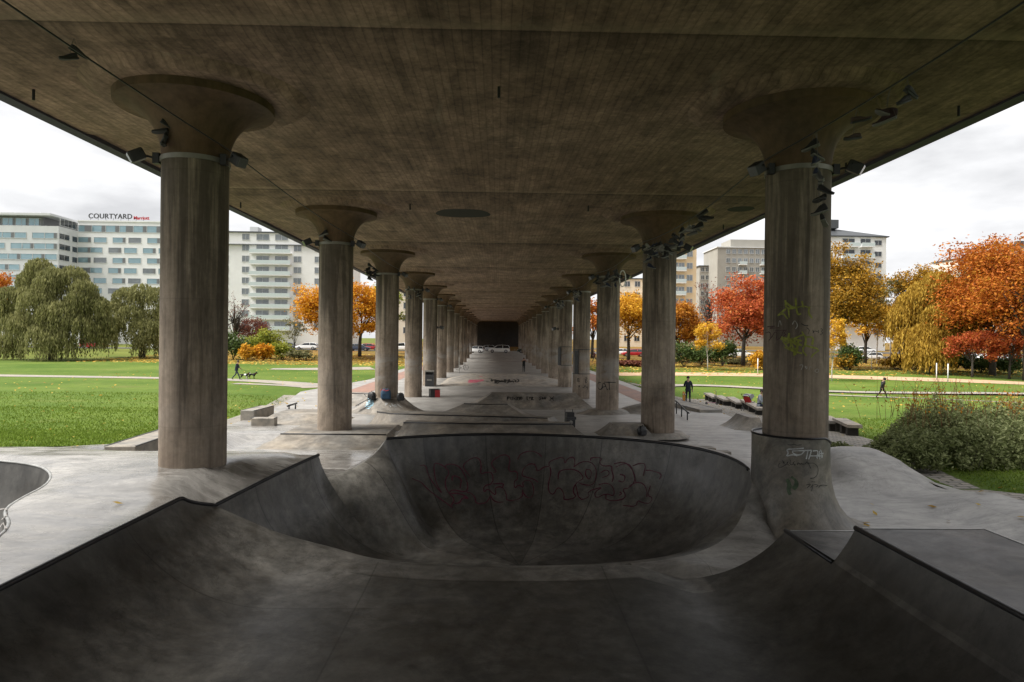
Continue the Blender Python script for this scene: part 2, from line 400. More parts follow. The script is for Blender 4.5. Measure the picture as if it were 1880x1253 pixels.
# side strip between x=4.5 and 4.55 ends at Y=9
channel = empty('skate_channel', (0, 6, CF), label='broad U-shaped concrete run in the foreground leading into the deep bowl', cat='skate run')
pchild(chan, channel)
sv = [(4.5, Y0, chan_prof(4.5)), (4.55, Y0, chan_prof(4.55)), (4.55, 9.0, chan_prof(4.55)), (4.5, 9.0, chan_prof(4.5))]
wp = pchild(MB().add(sv, [(0, 1, 2, 3)]).build('wall_panel', M['bowl'], smooth=True), channel)
set_attr(wp, 'tone', [-.32, -.32, -.2, -.2]); set_attr(wp, 'seam', [1.]*4); set_attr(wp, 'seam2', [1.]*4)
lc = [(-5.0, Y0, chan_prof(-5)), (-5.0, 10.93, chan_prof(-5))] + [(x, yend(x)[0], chan_prof(x)) for x in np.linspace(-4.98, -4.79, 8)] + [(-4.78, 11.70, 1.21)]
RIML = resample(chaikin([(*p, 0) for p in lc], 1), .12)
coping(RIML, channel); coping([(4.8, Y0, chan_prof(4.8)), (4.8, 9.0, chan_prof(4.8))], channel); coping([(4.5, 9.0, chan_prof(4.5)), (4.5, 10.5, chan_prof(4.5))], channel)
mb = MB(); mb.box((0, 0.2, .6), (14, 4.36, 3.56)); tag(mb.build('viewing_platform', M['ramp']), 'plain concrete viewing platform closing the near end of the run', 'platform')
def block(name, x0, x1, ya, yb, zt, lab):
    zs = np.linspace(.75, zt, 14); pr = []
    for z in zs:
        a = math.sqrt(max(2.17**2-(2.17+CF-z)**2, 0)); pr.append((2.85+a+.02, z))
    pr.append((x1, zt)); pr.append((x1, .3)); pr.insert(0, (pr[0][0]+.12, .3))
    r0 = [(x, ya, z) for x, z in pr]; r1 = [(x, yb, z) for x, z in pr]
    o = MB().loft([r0, r1]).build(name, M['platform']); bv = o.modifiers.new('b', 'BEVEL'); bv.width = .02; bv.segments = 2; bv.limit_method = 'ANGLE'
    for (cx_, cy_, dx_, dy_) in (((x1+pr[-3][0])/2, yb-.02, x1-pr[-3][0]-.1, .035), (x1-.02, (ya+yb)/2, .035, yb-ya-.05)):
        MB().box((cx_, cy_, zt+.002), (dx_, dy_, .012)).build('pale_edge', M['pale_edge']).parent = o  # pale strips paint in the highlights along the platform edges
    return tag(o, lab, 'platform')
M['pale_edge'] = simple('pale_edge_concrete', (.26, .26, .25), .35, var=.3)
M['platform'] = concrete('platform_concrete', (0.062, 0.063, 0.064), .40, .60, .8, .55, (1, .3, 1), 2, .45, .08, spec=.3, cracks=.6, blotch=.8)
block('skate_platform', 4.8, 6.55, Y0, 8.99, chan_prof(4.8), 'raised dark concrete platform with pale edges in the right foreground')
block('skate_platform', 4.5, 6.5, 9.0, 10.5, chan_prof(4.5), 'low small concrete platform one step down behind the big raised one')

# ------------------------------------------------------------------ pool at the left edge
POOL = [(-5.98, 8.19), (-6.32, 9.05), (-6.95, 9.75), (-7.2, 10.5), (-7.4, 11.4), (-7.95, 12.4), (-8.8, 13.25), (-10.2, 13.75), (-12, 13.6), (-13.2, 12), (-13.2, 9), (-11, 6.8), (-8.5, 6.3), (-6.4, 7.0)]
def smooth_closed(pts, it=2):
    for _ in range(it):
        q = []
        for i in range(len(pts)):
            a, b = pts[i], pts[(i+1) % len(pts)]
            q += [(.75*a[0]+.25*b[0], .75*a[1]+.25*b[1]), (.25*a[0]+.75*b[0], .25*a[1]+.75*b[1])]
        pts = q
    return pts
POOL = smooth_closed(POOL, 2)
pc = np.array([-9.4, 10.3]); V = []; n = len(POOL); tone = []
for k in range(25):
    t = k/24
    for (x, y) in POOL:
        p = pc + (np.array([x, y])-pc)*(1-t); rho = np.hypot(x-pc[0], y-pc[1]); u = max(0, (min(1.7, .9*rho)-t*rho)/min(1.7, .9*rho))
        z = -.1 + 1.7*(1-math.sqrt(1-.97*u*u))/(1-math.sqrt(.03)); V.append((p[0], p[1], z)); tone.append(-.5)
Fq = np.array([(k*n+i, k*n+(i+1) % n, (k+1)*n+(i+1) % n, (k+1)*n+i) for k in range(24) for i in range(n)])
pool = empty('skate_pool', (-9.4, 10.3, -.1), label='kidney shaped concrete pool sunk in the deck at the left edge', cat='skate pool')
po = pchild(mesh_np('pool_shell', V, Fq, M['bowl'], smooth=True), pool); set_attr(po, 'tone', tone); set_attr(po, 'seam', [1.]*len(tone)); set_attr(po, 'seam2', [1.]*len(tone))
M['pale_edge'] = simple('pale_edge_concrete', (.26, .26, .25), .35, var=.3)
mb = MB(); mb.tube([(x, y, 1.59) for x, y in POOL], .026, 6, closed=True); pchild(mb.build('coping', M['pale_edge'], smooth=True), pool)

# ------------------------------------------------------------------ plaza sheet around the bowls
holeA = [(-5.0, Y0), (-5.0, 10.93)] + [(p[0], p[1]) for p in RIML if p[1] > 10.95][:-1]
left_up = [(p[0], p[1]) for p in segs[3][::-1]]          # from (-4.66,11.78) up to (-3.9,15.06)
lip_up = [(p[0], p[1]) for p in segs[2][::-1]]
rear = [(p[0], p[1]) for p in segs[1][::-1]]
crest_r = [(p[0], p[1]) for p in segs[0][::-1] if p[0] > 2.2]
zmapA = {}
HOLE = holeA + left_up + lip_up + rear[1:] + crest_r[1:] + [(2.2, yend(2.2)[0]), (2.9, 10.5), (4.5, 10.5), (4.5, 9.0), (4.8, 9.0), (4.8, Y0)]
HZ = [chan_prof(-5)]*2 + [float(np.interp(p[1], RIML[:, 1], RIML[:, 2])) for p in holeA[2:]] + [p[2] for p in segs[3][::-1]] + [p[2] for p in segs[2][::-1]] + [p[2] for p in segs[1][::-1]][1:] \
    + [p[2] for p in segs[0][::-1] if p[0] > 2.2][1:] + [float(np.interp(2.2, cr_x, cr_z)), CF, None, None, None, None]
def dedup(P, Z):
    a, b = [], []
    for p, z in zip(P, Z):
        if a and math.hypot(p[0]-a[-1][0], p[1]-a[-1][1]) < .02: continue
        a.append(p); b.append(z)
    return a, b
HOLE, HZ = dedup(HOLE, HZ)
def plaza_z(P):
    z = B(P[:, 0], P[:, 1])
    idx = [i for i, q in enumerate(HZ) if q is not None]; m_ = len(idx)
    line = [HOLE[i] for i in idx]; lz = [HZ[i] for i in idx]
    d, s_ = dist_poly(P, line, closed=False); i0 = np.clip(s_.astype(int), 0, m_-2); t = s_-i0
    lz = np.array(lz); rz = lz[i0]*(1-t) + lz[i0+1]*t
    lz_x = np.array(line)[i0, 0]; lz_y = np.array(line)[i0, 1]
    L = np.where((lz_x < -2.4) & (lz_y > 15.05), .9, np.where(lz_y > 13.6, 2.0, 2.4)); L = np.where((lz_x > 2) & (lz_y < 13.4), .8, L); L = np.where((lz_x < -3.95) & (lz_y > 11.0), .85, L)
    k = 1-sm(0, 1, d/L)
    return z*(1-k) + rz*k
def plaza():
    co = []; ed = []
    def loop(pts):
        b = len(co); co.extend([Vector(p[:2]) for p in pts]); k = len(pts); ed.extend([(b+i, b+(i+1) % k) for i in range(k)])
    outer = [tuple(p) for p in resample([(*p, 0) for p in PLAZA+[PLAZA[0]]], 1.0)[:-1, :2]]
    loop(outer); loop(HOLE); loop(POOL)
    G = [np.stack(np.meshgrid(np.arange(-29, 11.3, .38), np.arange(2.8, 25, .38)), -1).reshape(-1, 2),
         np.stack(np.meshgrid(np.arange(-14.5, 13, .8), np.arange(25, 60, .8)), -1).reshape(-1, 2),
         np.stack(np.meshgrid(np.arange(-12, 12.1, 3), np.arange(60, 175, 2.5)), -1).reshape(-1, 2)]
    G = np.concatenate(G) + RNG.uniform(-.02, .02, (sum(map(len, G)), 2))
    ok = in_poly(G, PLAZA) & ~in_poly(G, HOLE) & ~in_poly(G, POOL)
    for q in (outer, HOLE, POOL): ok &= dist_poly(G, q)[0] > .13
    co.extend([Vector(p) for p in G[ok]])
    r = delaunay_2d_cdt(co, ed, [], 0, 1e-4)
    v = np.array([tuple(p) for p in r[0]]); f = np.array([t for t in r[2]])
    c = v[f].mean(1); k = in_poly(c, PLAZA) & ~in_poly(c, HOLE) & ~in_poly(c, POOL)
    f = f[k]; z = plaza_z(v)
    # coping side keeps its level by the pool
    dp, _ = dist_poly(v, POOL); z = np.where(dp < .02, 1.6, z)
    V3 = np.c_[v, z]
    e1 = V3[f[:, 1]]-V3[f[:, 0]]; e2 = V3[f[:, 2]]-V3[f[:, 0]]; fl = np.cross(e1, e2)[:, 2] < 0; f[fl] = f[fl][:, ::-1]
    o = mesh_np('plaza', V3, f, M['deck'], smooth=True); o.data.set_sharp_from_angle(angle=rad(40)); tag(o, kind='structure')
    mb = MB(); zz = plaza_z(np.array(outer)); k = len(outer)
    mb.add([(x, y, q) for (x, y), q in zip(outer, zz)] + [(x, y, q-.5) for (x, y), q in zip(outer, zz)], [(i, (i+1) % k, k+(i+1) % k, k+i) for i in range(k)])
    tag(mb.build('plaza_edge', M['ramp']), kind='structure')
def deck_mat():
    # polished and damp near the bowls, rougher paving further back
    q = NT('plaza_concrete'); P = q.pos()
    n1 = q.noise(P, .35, 6, .6); n2 = q.noise(P, 6, 6, .65); n3 = q.noise(q.pos((.5, 1.7, 1)), 1.8, 6, .65, 1.0); n4 = q.noise(P, 1.1, 8, .7, .8)
    c = q.mix(q.ramp(n1, [(.3, 0.), (.7, 1.)]), (.225, .212, .195), (.345, .33, .306))
    c = q.mix(1., c, q.ramp(n3, [(.3, .62), (.5, 1.), (.75, 1.25)]), 'MULTIPLY')
    c = q.mix(.7, c, q.ramp(n2, [(.25, .8), (.75, 1.15)]), 'MULTIPLY')
    c = q.mix(q.math('MULTIPLY', q.ramp(n4, [(.54, 0.), (.66, 1.)]), .45), c, (.085, .08, .072))
    nb = q.noise(P, .7, 9, .72, 1.3); c = q.mix(.55, c, q.ramp(nb, [(.34, .5), (.5, 1.), (.64, 1.4)]), 'MULTIPLY')
    ln = q.math('ABSOLUTE', q.math('SUBTRACT', q.noise(P, .8, 9, .62, 1.2), .5)); c = q.mix(.5, c, q.ramp(ln, [(0., .4), (.006, 1.)]), 'MULTIPLY')
    l2 = q.math('ABSOLUTE', q.math('SUBTRACT', q.noise(q.pos((.5, 1.6, 1)), 1.5, 6, .6, .8), .52)); c = q.mix(.35, c, q.ramp(l2, [(0., .5), (.012, 1.)]), 'MULTIPLY')
    br = q.n('TexBrick', {'Vector': P, 'Color1': (1, 1, 1, 1), 'Color2': (.93, .93, .93, 1), 'Mortar': (.5, .5, .5, 1), 'Scale': 1.0, 'Mortar Size': .006, 'Brick Width': 3.4, 'Row Height': 3.1}, offset=0.0).outputs[0]
    c = q.mix(.8, c, br, 'MULTIPLY')
    q.bump(q.math('ADD', n2, n3), .07, .02)
    sx = q.n('SeparateXYZ', {0: q.n('NewGeometry').outputs['Position']})
    wet = q.math('MULTIPLY', q.n('MapRange', {0: sx.outputs[0], 1: 4.5, 2: -3., 3: 0., 4: 1.}).outputs[0], q.n('MapRange', {0: sx.outputs[1], 1: 40., 2: 22., 3: 0., 4: 1.}).outputs[0])
    rr = q.ramp(q.math('ADD', q.math('MULTIPLY', n1, .4), q.math('MULTIPLY', n3, .6)), [(.38, .12), (.62, .36)])
    r2 = q.mix(wet, (.5, .5, .5), rr)
    return q.set(Base_Color=c, Roughness=r2, Specular_IOR_Level=.75)
M['deck'] = deck_mat(); plaza()

# ------------------------------------------------------------------ pedestal round the first right-hand column
CX, Y1, SP, ZC = 5.84, 13.26, 11.43, 8.7
ped = []; na = 56
prof = [(0, 2.30), (.0, 2.0), (.01, 1.7), (.04, 1.4), (.10, 1.15), (.19, .95), (.33, .77), (.53, .62), (.80, .52), (1.15, .46), (1.5, .425)]
V = []
for k, (dr, z) in enumerate(prof):
    for j in range(na):
        a = 2*math.pi*j/na
        front = .5*(1-math.sin(a)); bowlside = float(sm(.35, .95, -math.cos(a)))
        g = 1 - .93*bowlside*(1 if math.sin(a) > -.6 else .6); r = .80 - .17*max(0, math.cos(a+.25))**1.5 + dr*g
        if bowlside > .3: z_ = z - max(0, (k-6))*.32*bowlside
        else: z_ = z
        top = 2.30 - .16*float(sm(.3, 1., math.cos(a))) if k == 0 else z_
        V.append((CX+r*math.cos(a), Y1+r*math.sin(a), top if k == 0 else min(z_, 2.30 - .16*float(sm(.3, 1., math.cos(a))) - .02*k)))
Fq = [(k*na+j, k*na+(j+1) % na, (k+1)*na+(j+1) % na, (k+1)*na+j) for k in range(len(prof)-1) for j in range(na)]
pb = empty('column_plinth', (CX, Y1, .45), label='flared concrete quarter pipe wrapped round the foot of the nearest right column', cat='plinth')
M['plinth'] = concrete('plinth_concrete', (.115, .113, .104), .4, .65, .8, .5, (1, 1, .3), 2.4, .4, .1, cracks=.45, blotch=.6)
fo = pchild(mesh_np('flare', V, np.array(Fq)[:, ::-1], M['plinth'], smooth=True), pb)
mb = MB(); tp = V[:na]; mb.tube([(p[0], p[1], p[2]+.01) for p in tp], .022, 6, closed=True)
mb.add([(p[0], p[1], p[2]) for p in tp] + [(CX+.58*math.cos(2*math.pi*j/na), Y1+.58*math.sin(2*math.pi*j/na), tp[j][2]) for j in range(na)], [(j, (j+1) % na, na+(j+1) % na, na+j) for j in range(na)])
pchild(mb.build('rim_ledge', M['coping'], smooth=True, sharp=40), pb)
# ------------------------------------------------------------------ viaduct deck
def ceil_mat():
    q = NT('sooty_deck_soffit'); P = q.pos()
    n1 = q.noise(P, .28, 6, .6, .4); n2 = q.noise(q.pos((1.4, .22, 1)), 2.0, 7, .7, .3); n3 = q.noise(q.pos((1.2, .9, 1)), 1.1, 8, .75, .5); n4 = q.noise(P, 9, 5, .7); n5 = q.noise(P, 1.0, 8, .72, .8)
    c = q.mix(q.ramp(n1, [(.3, 0.), (.7, 1.)]), (.168, .111, .078), (.300, .212, .154))
    c = q.mix(1., c, q.ramp(n2, [(.28, .6), (.52, 1.), (.78, 1.5)]), 'MULTIPLY')
    c = q.mix(1., c, q.ramp(n3, [(.32, .6), (.5, 1.), (.68, 1.4)]), 'MULTIPLY')
    c = q.mix(.7, c, q.ramp(n4, [(.3, .6), (.7, 1.4)]), 'MULTIPLY')
    c = q.mix(q.math('MULTIPLY', q.ramp(n5, [(.52, 0.), (.68, 1.)]), .5), c, (.035, .025, .016))
    # board marks from the formwork, running along the deck
    wv = q.n('TexWave', {'Vector': P, 'Scale': 2.1, 'Distortion': 1.2, 'Detail': 2.}, bands_direction='X').outputs['Fac']
    wf = q.n('TexWave', {'Vector': P, 'Scale': 1.9, 'Distortion': .6, 'Detail': 2.}, bands_direction='Y').outputs['Fac']
    c = q.mix(.33, c, q.ramp(wv, [(.0, .62), (.18, 1.), (1., 1.05)]), 'MULTIPLY')
    c = q.mix(.14, c, q.ramp(wf, [(.0, .7), (.2, 1.), (1., 1.05)]), 'MULTIPLY')
    bv_ = q.n('Mapping', {'Vector': q.n('NewGeometry').outputs['Position'], 'Rotation': (0, 0, math.pi/2)}).outputs[0]
    pl = q.n('TexBrick', {'Vector': bv_, 'Color1': (.74, .74, .74, 1), 'Color2': (1.18, 1.18, 1.18, 1), 'Mortar': (.45, .45, .45, 1), 'Scale': 1.0, 'Mortar Size': .007, 'Mortar Smooth': .2, 'Brick Width': 3.6, 'Row Height': .15}).outputs[0]
    c = q.mix(.42, c, pl, 'MULTIPLY')
    # lime bloom along the transverse pour joints
    fy = q.math('FRACT', q.math('DIVIDE', q.math('ADD', q.n('SeparateXYZ', {0: P}).outputs[1], 11.43*20-13.26+2.95), 11.43)); nj = q.noise(q.pos((2., 1., 1)), 1.5, 6, .7)
    c = q.mix(q.math('MULTIPLY', q.ramp(fy, [(.0, 0.), (.965, 0.), (.992, .55), (.998, .6), (1., 0.)]), nj), c, (.36, .29, .20))
    c = q.mix(1., c, q.ramp(fy, [(.0, .35), (.003, .55), (.012, .72), (.14, 1.), (1., 1.)]), 'MULTIPLY')  # shade past each slab step, painted as a fading dark band
    lk = q.noise(q.pos((1., .35, 1)), .8, 8, .75, 1.4); c = q.mix(q.math('MULTIPLY', q.ramp(lk, [(.60, 0.), (.70, 1.)]), .35), c, (.36, .31, .24))
    q.bump(q.math('ADD', q.math('MULTIPLY', n2, .6), q.math('MULTIPLY', pl, .5)), .25, .03)
    return q.set(Base_Color=c, Roughness=.8, Specular_IOR_Level=.25)
M['soffit'] = ceil_mat()
def shaft_mat():
    q = NT('column_concrete'); P = q.pos()
    n1 = q.noise(P, .6, 6, .6); n2 = q.noise(q.pos((3.2, 3.2, .22)), 1.5, 7, .72, .5); n3 = q.noise(P, 8, 6, .7); n4 = q.noise(q.pos((1, 1, .45)), 1.2, 8, .72, .7)
    c = q.mix(q.ramp(n1, [(.3, 0.), (.7, 1.)]), (.155, .120, .090), (.325, .268, .210))
    c = q.mix(1., c, q.ramp(n2, [(.28, .5), (.5, 1.), (.74, 1.4)]), 'MULTIPLY')
    c = q.mix(.7, c, q.ramp(n3, [(.3, .75), (.7, 1.22)]), 'MULTIPLY')
    c = q.mix(q.math('MULTIPLY', q.ramp(n4, [(.5, 0.), (.66, 1.)]), .55), c, (.06, .047, .036))
    # grey overpaint where graffiti has been covered, 1.2 to 3 m up
    sx = q.n('SeparateXYZ', {0: P}); z = sx.outputs[2]
    pat = q.noise(q.pos((.9, .9, 1.6)), 1.1, 5, .6, .5)
    up = q.n('MapRange', {0: z, 1: 1.5, 2: 2.0, 3: 0., 4: 1.}).outputs[0]; dn = q.n('MapRange', {0: z, 1: 3.3, 2: 2.9, 3: 0., 4: 1.}).outputs[0]
    fac = q.math('MULTIPLY', q.math('MULTIPLY', up, dn), q.ramp(pat, [(.42, 0.), (.56, 1.)]))
    far = q.n('MapRange', {0: sx.outputs[1], 1: 28., 2: 34., 3: .1, 4: .65}).outputs[0]
    c = q.mix(q.math('MULTIPLY', fac, far), c, (.27, .255, .235))
    wv = q.n('TexNoise', {'Vector': q.pos((6, 6, .04)), 'Scale': 2.0, 'Detail': 3.}).outputs[0]
    c = q.mix(.22, c, q.ramp(wv, [(.36, .62), (.44, 1.), (1., 1.05)]), 'MULTIPLY')
    # dark streaky stains, denser towards the top
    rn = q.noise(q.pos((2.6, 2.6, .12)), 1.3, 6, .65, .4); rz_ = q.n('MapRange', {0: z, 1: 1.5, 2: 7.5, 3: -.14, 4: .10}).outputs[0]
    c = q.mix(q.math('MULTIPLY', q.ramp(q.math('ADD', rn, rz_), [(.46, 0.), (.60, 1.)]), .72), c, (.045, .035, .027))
    pk = q.n('TexVoronoi', {'Vector': P, 'Scale': 5.5}).outputs['Distance']; c = q.mix(.5, c, q.ramp(pk, [(.03, .3), (.07, 1.)]), 'MULTIPLY')
    rg = q.math('FRACT', q.math('MULTIPLY', z, .42)); c = q.mix(.4, c, q.ramp(rg, [(.0, .55), (.012, 1.)]), 'MULTIPLY')
    q.bump(q.math('ADD', n2, q.math('MULTIPLY', wv, .8)), .25, .02)
    return q.set(Base_Color=c, Roughness=.8, Specular_IOR_Level=.3)
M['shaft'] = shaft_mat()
viaduct = empty('viaduct', (0, 80, ZC), label='long dark concrete road viaduct deck spanning the whole skatepark', cat='viaduct')
YS = [Y1+SP*k for k in range(-7, 16)]
yb = [-80.]
pz = [ZC+.05]
for yc in YS:
    for dy, z in ((-2.95, ZC+.05), (-2.65, ZC), (2.65, ZC), (2.95, ZC+.05)):
        if yc+dy < 184: yb.append(yc+dy); pz.append(z)
yb.append(186.); pz.append(ZC+.05)
HX = 9.72; prof = []
mb = MB()
def xsect(y, z): return [(-HX, y, z+.0), (-HX+.25, y, z), (-7.8, y, z), (0, y, z), (7.8, y, z), (HX-.25, y, z), (HX, y, z), (HX, y, ZC+1.1), (-HX, y, ZC+1.1)]
rings = []
for y, z in zip(yb, pz):
    rings.append(xsect(y, z))
mb.loft(rings); pchild(mb.build('deck_slab', M['soffit'], smooth=True, sharp=20), viaduct)
M['fascia'] = simple('blue_grey_edge_flashing', (.045, .040, .066), .75, .0)
for sx in (-1, 1):
    mb = MB(); mb.box((sx*(HX+.05), 53, ZC+.62), (.1, 266, 1.3)); mb.box((sx*(HX-.08), 53, ZC-.0), (.3, 266, .1))
    pchild(mb.build('edge_flashing', M['fascia']), viaduct)
for sx in (-1, 1):
    mb = MB(); mb.box((sx*(HX-.1), 53, ZC+1.5), (.25, 266, .8)); pchild(mb.build('parapet', M['ramp']), viaduct)
# stain and little fixings on the soffit
M['stain'] = simple('dark_soffit_patch', (.022, .022, .018), .9)
mb = MB(); ring = [(-1.35+1.15*math.cos(a)*(1+.08*math.sin(3*a)), 27.0+.85*math.sin(a)*(1+.1*math.cos(2*a)), ZC-.006) for a in np.linspace(0, 2*math.pi, 40)[:-1]]
c = atZ(850, 392, ZC); mb = MB(); ring = [(c.x+1.0*math.cos(a)*(1+.06*math.sin(3*a)), c.y+.95*math.sin(a)*(1+.1*math.cos(2*a)), ZC-.006) for a in np.linspace(0, 2*math.pi, 40)[:-1]]
mb.add(ring, [tuple(range(len(ring)))]); pchild(mb.build('repair_patch', M['stain'], fix=False), viaduct)
c = atZ(1360, 384, ZC); mb = MB(); mb.add([(c.x+.45*math.cos(a), c.y+.5*math.sin(a), ZC-.006) for a in np.linspace(0, 6.283, 30)[:-1]], [tuple(range(29))]); pchild(mb.build('repair_patch', M['stain'], fix=False), viaduct)
for px, py in ((62, 165), (1760, 195), (1553, 303), (1328, 413), (442, 372), (753, 375), (1080, 378), (916, 160)):
    c = atZ(px, py, ZC); mb = MB(); mb.tube([(c.x, c.y, ZC+.12), (c.x, c.y, ZC-.2)], .026, 8)
    pchild(mb.build('drain_pipe', M['black']), viaduct)
# ------------------------------------------------------------------ columns
ordn = ['first', 'second', 'third', 'fourth', 'fifth', 'sixth', 'seventh', 'eighth', 'ninth', 'tenth', 'eleventh', 'twelfth', 'thirteenth', 'fourteenth', 'fifteenth']
def fl(r0, r1, z0, z1, n=12):
    return [(r0+(r1-r0)*(1-math.cos(t)), z0+(z1-z0)*math.sin(t)) for t in np.linspace(0, math.pi/2, n)]
def proto_column():
    root = empty('bridge_column', (0, 0, 0))
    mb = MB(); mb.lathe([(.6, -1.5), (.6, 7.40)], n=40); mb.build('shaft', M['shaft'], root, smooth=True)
    mb = MB(); mb.lathe([(.6, 7.40)]+fl(.6, 1.42, 7.48, 8.42)+[(1.42, 8.57)], n=48); mb.build('capital', M['cap'], root, smooth=True, sharp=35)
    mb = MB(); mb.lathe([(1.32, 8.565), (1.76, 8.56), (1.79, 8.565), (2.02, ZC+.002)], n=56); mb.build('drop_panel', M['soffit'], root, smooth=True, sharp=25)
    mb = MB(); mb.lathe([(.606, 7.36), (.625, 7.36), (.625, 7.45), (.606, 7.45)], n=40); mb.build('strap', M['steel'], root, smooth=True, sharp=35)
    return root
M['cap'] = concrete('shaded_capital_concrete', (.105, .074, .050), .7, .85, .6, .4, (2, 2, .5), 2.5, .35, .15, spec=.2)  # capitals darker than the soffit, their shade mixed into the colour
pc_ = proto_column(); first = True; COLS = {}
for k in range(15):
    for sx, side in ((-1, 'left'), (1, 'right')):
        o = pc_ if first else copy_tree(pc_); first = False
        o.location = (sx*CX, Y1+SP*k, 0)
        o['label'] = f'round concrete bridge column, {ordn[k]} from the viewer in the {side} row'; o['category'] = 'column'; o['group'] = 'columns carrying the viaduct'
        for ch in o.children:
            if ch.name.startswith('drop_panel'): ch.location.x = -sx*.09
        COLS[(k, side)] = o
# end wall of the viaduct
mb = MB(); mb.box((0, 185, 4), (40, 2, 11)); mb.box((0, 183.7, 2.6), (20, .5, 4.0))
M['abut'] = concrete('abutment_concrete', (.018, .016, .014), .7, .85, .3, .5, (1, 1, .3), 1, .4, .1)
tag(mb.build('abutment_wall', M['abut']), 'dark concrete abutment wall closing the far end under the viaduct', 'wall')
# ------------------------------------------------------------------ park ground, paths
def lawn_mat():
    q = NT('park_grass'); P = q.pos()
    n1 = q.noise(P, .10, 5, .6); n2 = q.noise(P, 1.6, 6, .65); n3 = q.noise(P, 22, 4, .7); n4 = q.noise(P, .35, 6, .6)
    c = q.mix(q.ramp(n1, [(.35, 0.), (.65, 1.)]), (.066, .122, .012), (.13, .182, .028))
    c = q.mix(q.ramp(n2, [(.3, 0.), (.7, 1.)]), q.mix(1., c, (.72, .72, .72), 'MULTIPLY'), c)
    c = q.mix(.8, c, q.ramp(n3, [(.3, .55), (.7, 1.35)]), 'MULTIPLY')
    sx = q.n('SeparateXYZ', {0: P}); y = sx.outputs[1]
    c = q.mix(q.math('MULTIPLY', q.ramp(q.noise(P, .16, 7, .7, .8), [(.55, 0.), (.68, 1.)]), .45), c, (.15, .135, .045))
    lit = q.math('MULTIPLY', q.n('MapRange', {0: y, 1: 96., 2: 108., 3: 0., 4: 1.}).outputs[0], q.ramp(n4, [(.35, .35), (.6, 1.)]))
    litter = q.mix(q.ramp(q.noise(P, 3.5, 6, .75), [(.35, 0.), (.65, 1.)]), (.10, .045, .016), (.27, .13, .03))
    sd = q.n('MapRange', {0: sx.outputs[0], 1: -60., 2: -50., 3: .25, 4: 1.}).outputs[0]
    c = q.mix(q.math('MULTIPLY', lit, sd), c, litter)
    v = q.n('TexVoronoi', {'Vector': P, 'Scale': 2.1}).outputs['Distance']
    c = q.mix(q.math('MULTIPLY', q.ramp(v, [(.05, 1.), (.10, 0.)]), q.ramp(n4, [(.45, 0.), (.6, .8)])), c, (.36, .27, .06))
    q.bump(n3, .5, .05)
    return q.set(Base_Color=c, Roughness=.9, Specular_IOR_Level=.15)
M['lawn'] = lawn_mat()
gx = np.concatenate([-np.geomspace(40, 900, 34)[::-1], np.arange(-39.5, 40, .6), np.geomspace(40.3, 900, 34)])
gy = np.concatenate([np.linspace(-120, -2, 10), np.arange(0, 60, .6), np.arange(60.5, 150, 2.0), np.geomspace(152, 1600, 26)])
X, Yg = np.meshgrid(gx, gy); Z = lawnz(X, Yg)
nx, ny = len(gx), len(gy)
idx = np.arange(nx*ny).reshape(ny, nx)
Fq = np.stack([idx[:-1, :-1], idx[:-1, 1:], idx[1:, 1:], idx[1:, :-1]], -1).reshape(-1, 4)
tag(mesh_np('lawn', np.stack([X, Yg, Z], -1).reshape(-1, 3), Fq, M['lawn'], smooth=True), kind='structure')
def hit(px, py):
    # where the sight line through a photo pixel meets the park ground
    d = ray(px, py); ys = np.linspace(12, 260, 1200); P = np.array(CAM)+np.array(d)[None]*(ys/d.y)[:, None]
    g = np.maximum(lawnz(P[:, 0], P[:, 1]), -1.6); k = int(np.argmax(P[:, 2] <= g)); return Vector(P[k])
def gp(px, py, z=0.0):
    p = hit(px, py); return (p.x, p.y)
def strip(name, pts, widths, mat, dz, step=1.5, across=5):
    """ribbon of ground following the lawn"""
    P = resample(chaikin([(*p, 0, w_) for p, w_ in zip(pts, widths)], 2), step); V = []
    for i in range(len(P)):
        t = P[min(i+1, len(P)-1), :2]-P[max(i-1, 0), :2]; t /= np.linalg.norm(t); nrm = np.array([-t[1], t[0]])
        for j in range(across+1):
            p = P[i, :2] + nrm*P[i, 3]*(.5-j/across); V.append((p[0], p[1], 0))
    V = np.array(V); V[:, 2] = np.maximum(lawnz(V[:, 0], V[:, 1]), -.6)+dz
    k = across+1; Fq = [(i*k+j, i*k+j+1, (i+1)*k+j+1, (i+1)*k+j) for i in range(len(P)-1) for j in range(across)]
    return tag(mesh_np(name, V, Fq, mat, smooth=True), kind='structure')
M['gravel'] = concrete('pale_gravel_path', (.25, .24, .225), .8, .95, .5, .2, (1, 1, 1), 3, .2, .2)
M['sand'] = concrete('sandy_path', (.43, .30, .19), .9, .95, .5, .15, (1, 1, 1), 2, .2, .2, warm=(1.05, 1, .95))
M['red'] = concrete('red_brick_paving', (.25, .16, .135), .6, .8, .5, .2, (3, .3, 1), 2, .2, .15)
M['asphalt'] = concrete('asphalt', (.06, .06, .062), .7, .9, .5, .2, (1, 1, 1), 3, .2, .2)
strip('path', [(-90, 70), gp(0, 690), gp(300, 695), gp(435, 698), gp(560, 706), (-13.8, 56.0)], [2.6]*4+[2.8, 4.5], M['gravel'], .03)
strip('path', [gp(430, 705), gp(500, 707), gp(560, 711)], [1.2, 1.2, 1.5], M['gravel'], .026)
strip('gravel_court', [gp(498, 678), gp(600, 678), gp(684, 677)], [3, 7, 7], M['gravel'], .03)
strip('sand_path', [(12, 87), gp(1260, 687, -.1), gp(1400, 689, -.1), gp(1560, 693, -.1), gp(1880, 704, -.1), (90, 62)], [5, 5, 5, 5.5, 6, 6], M['sand'], .03)
strip('path', [(12.3, 62.5), gp(1240, 705, -.15), gp(1515, 721, -.18), gp(1700, 724, -.18), gp(1880, 725, -.18), (90, 57)], [3, 2.6, 2.2, 2.2, 2.2, 2.2], M['gravel'], .03)
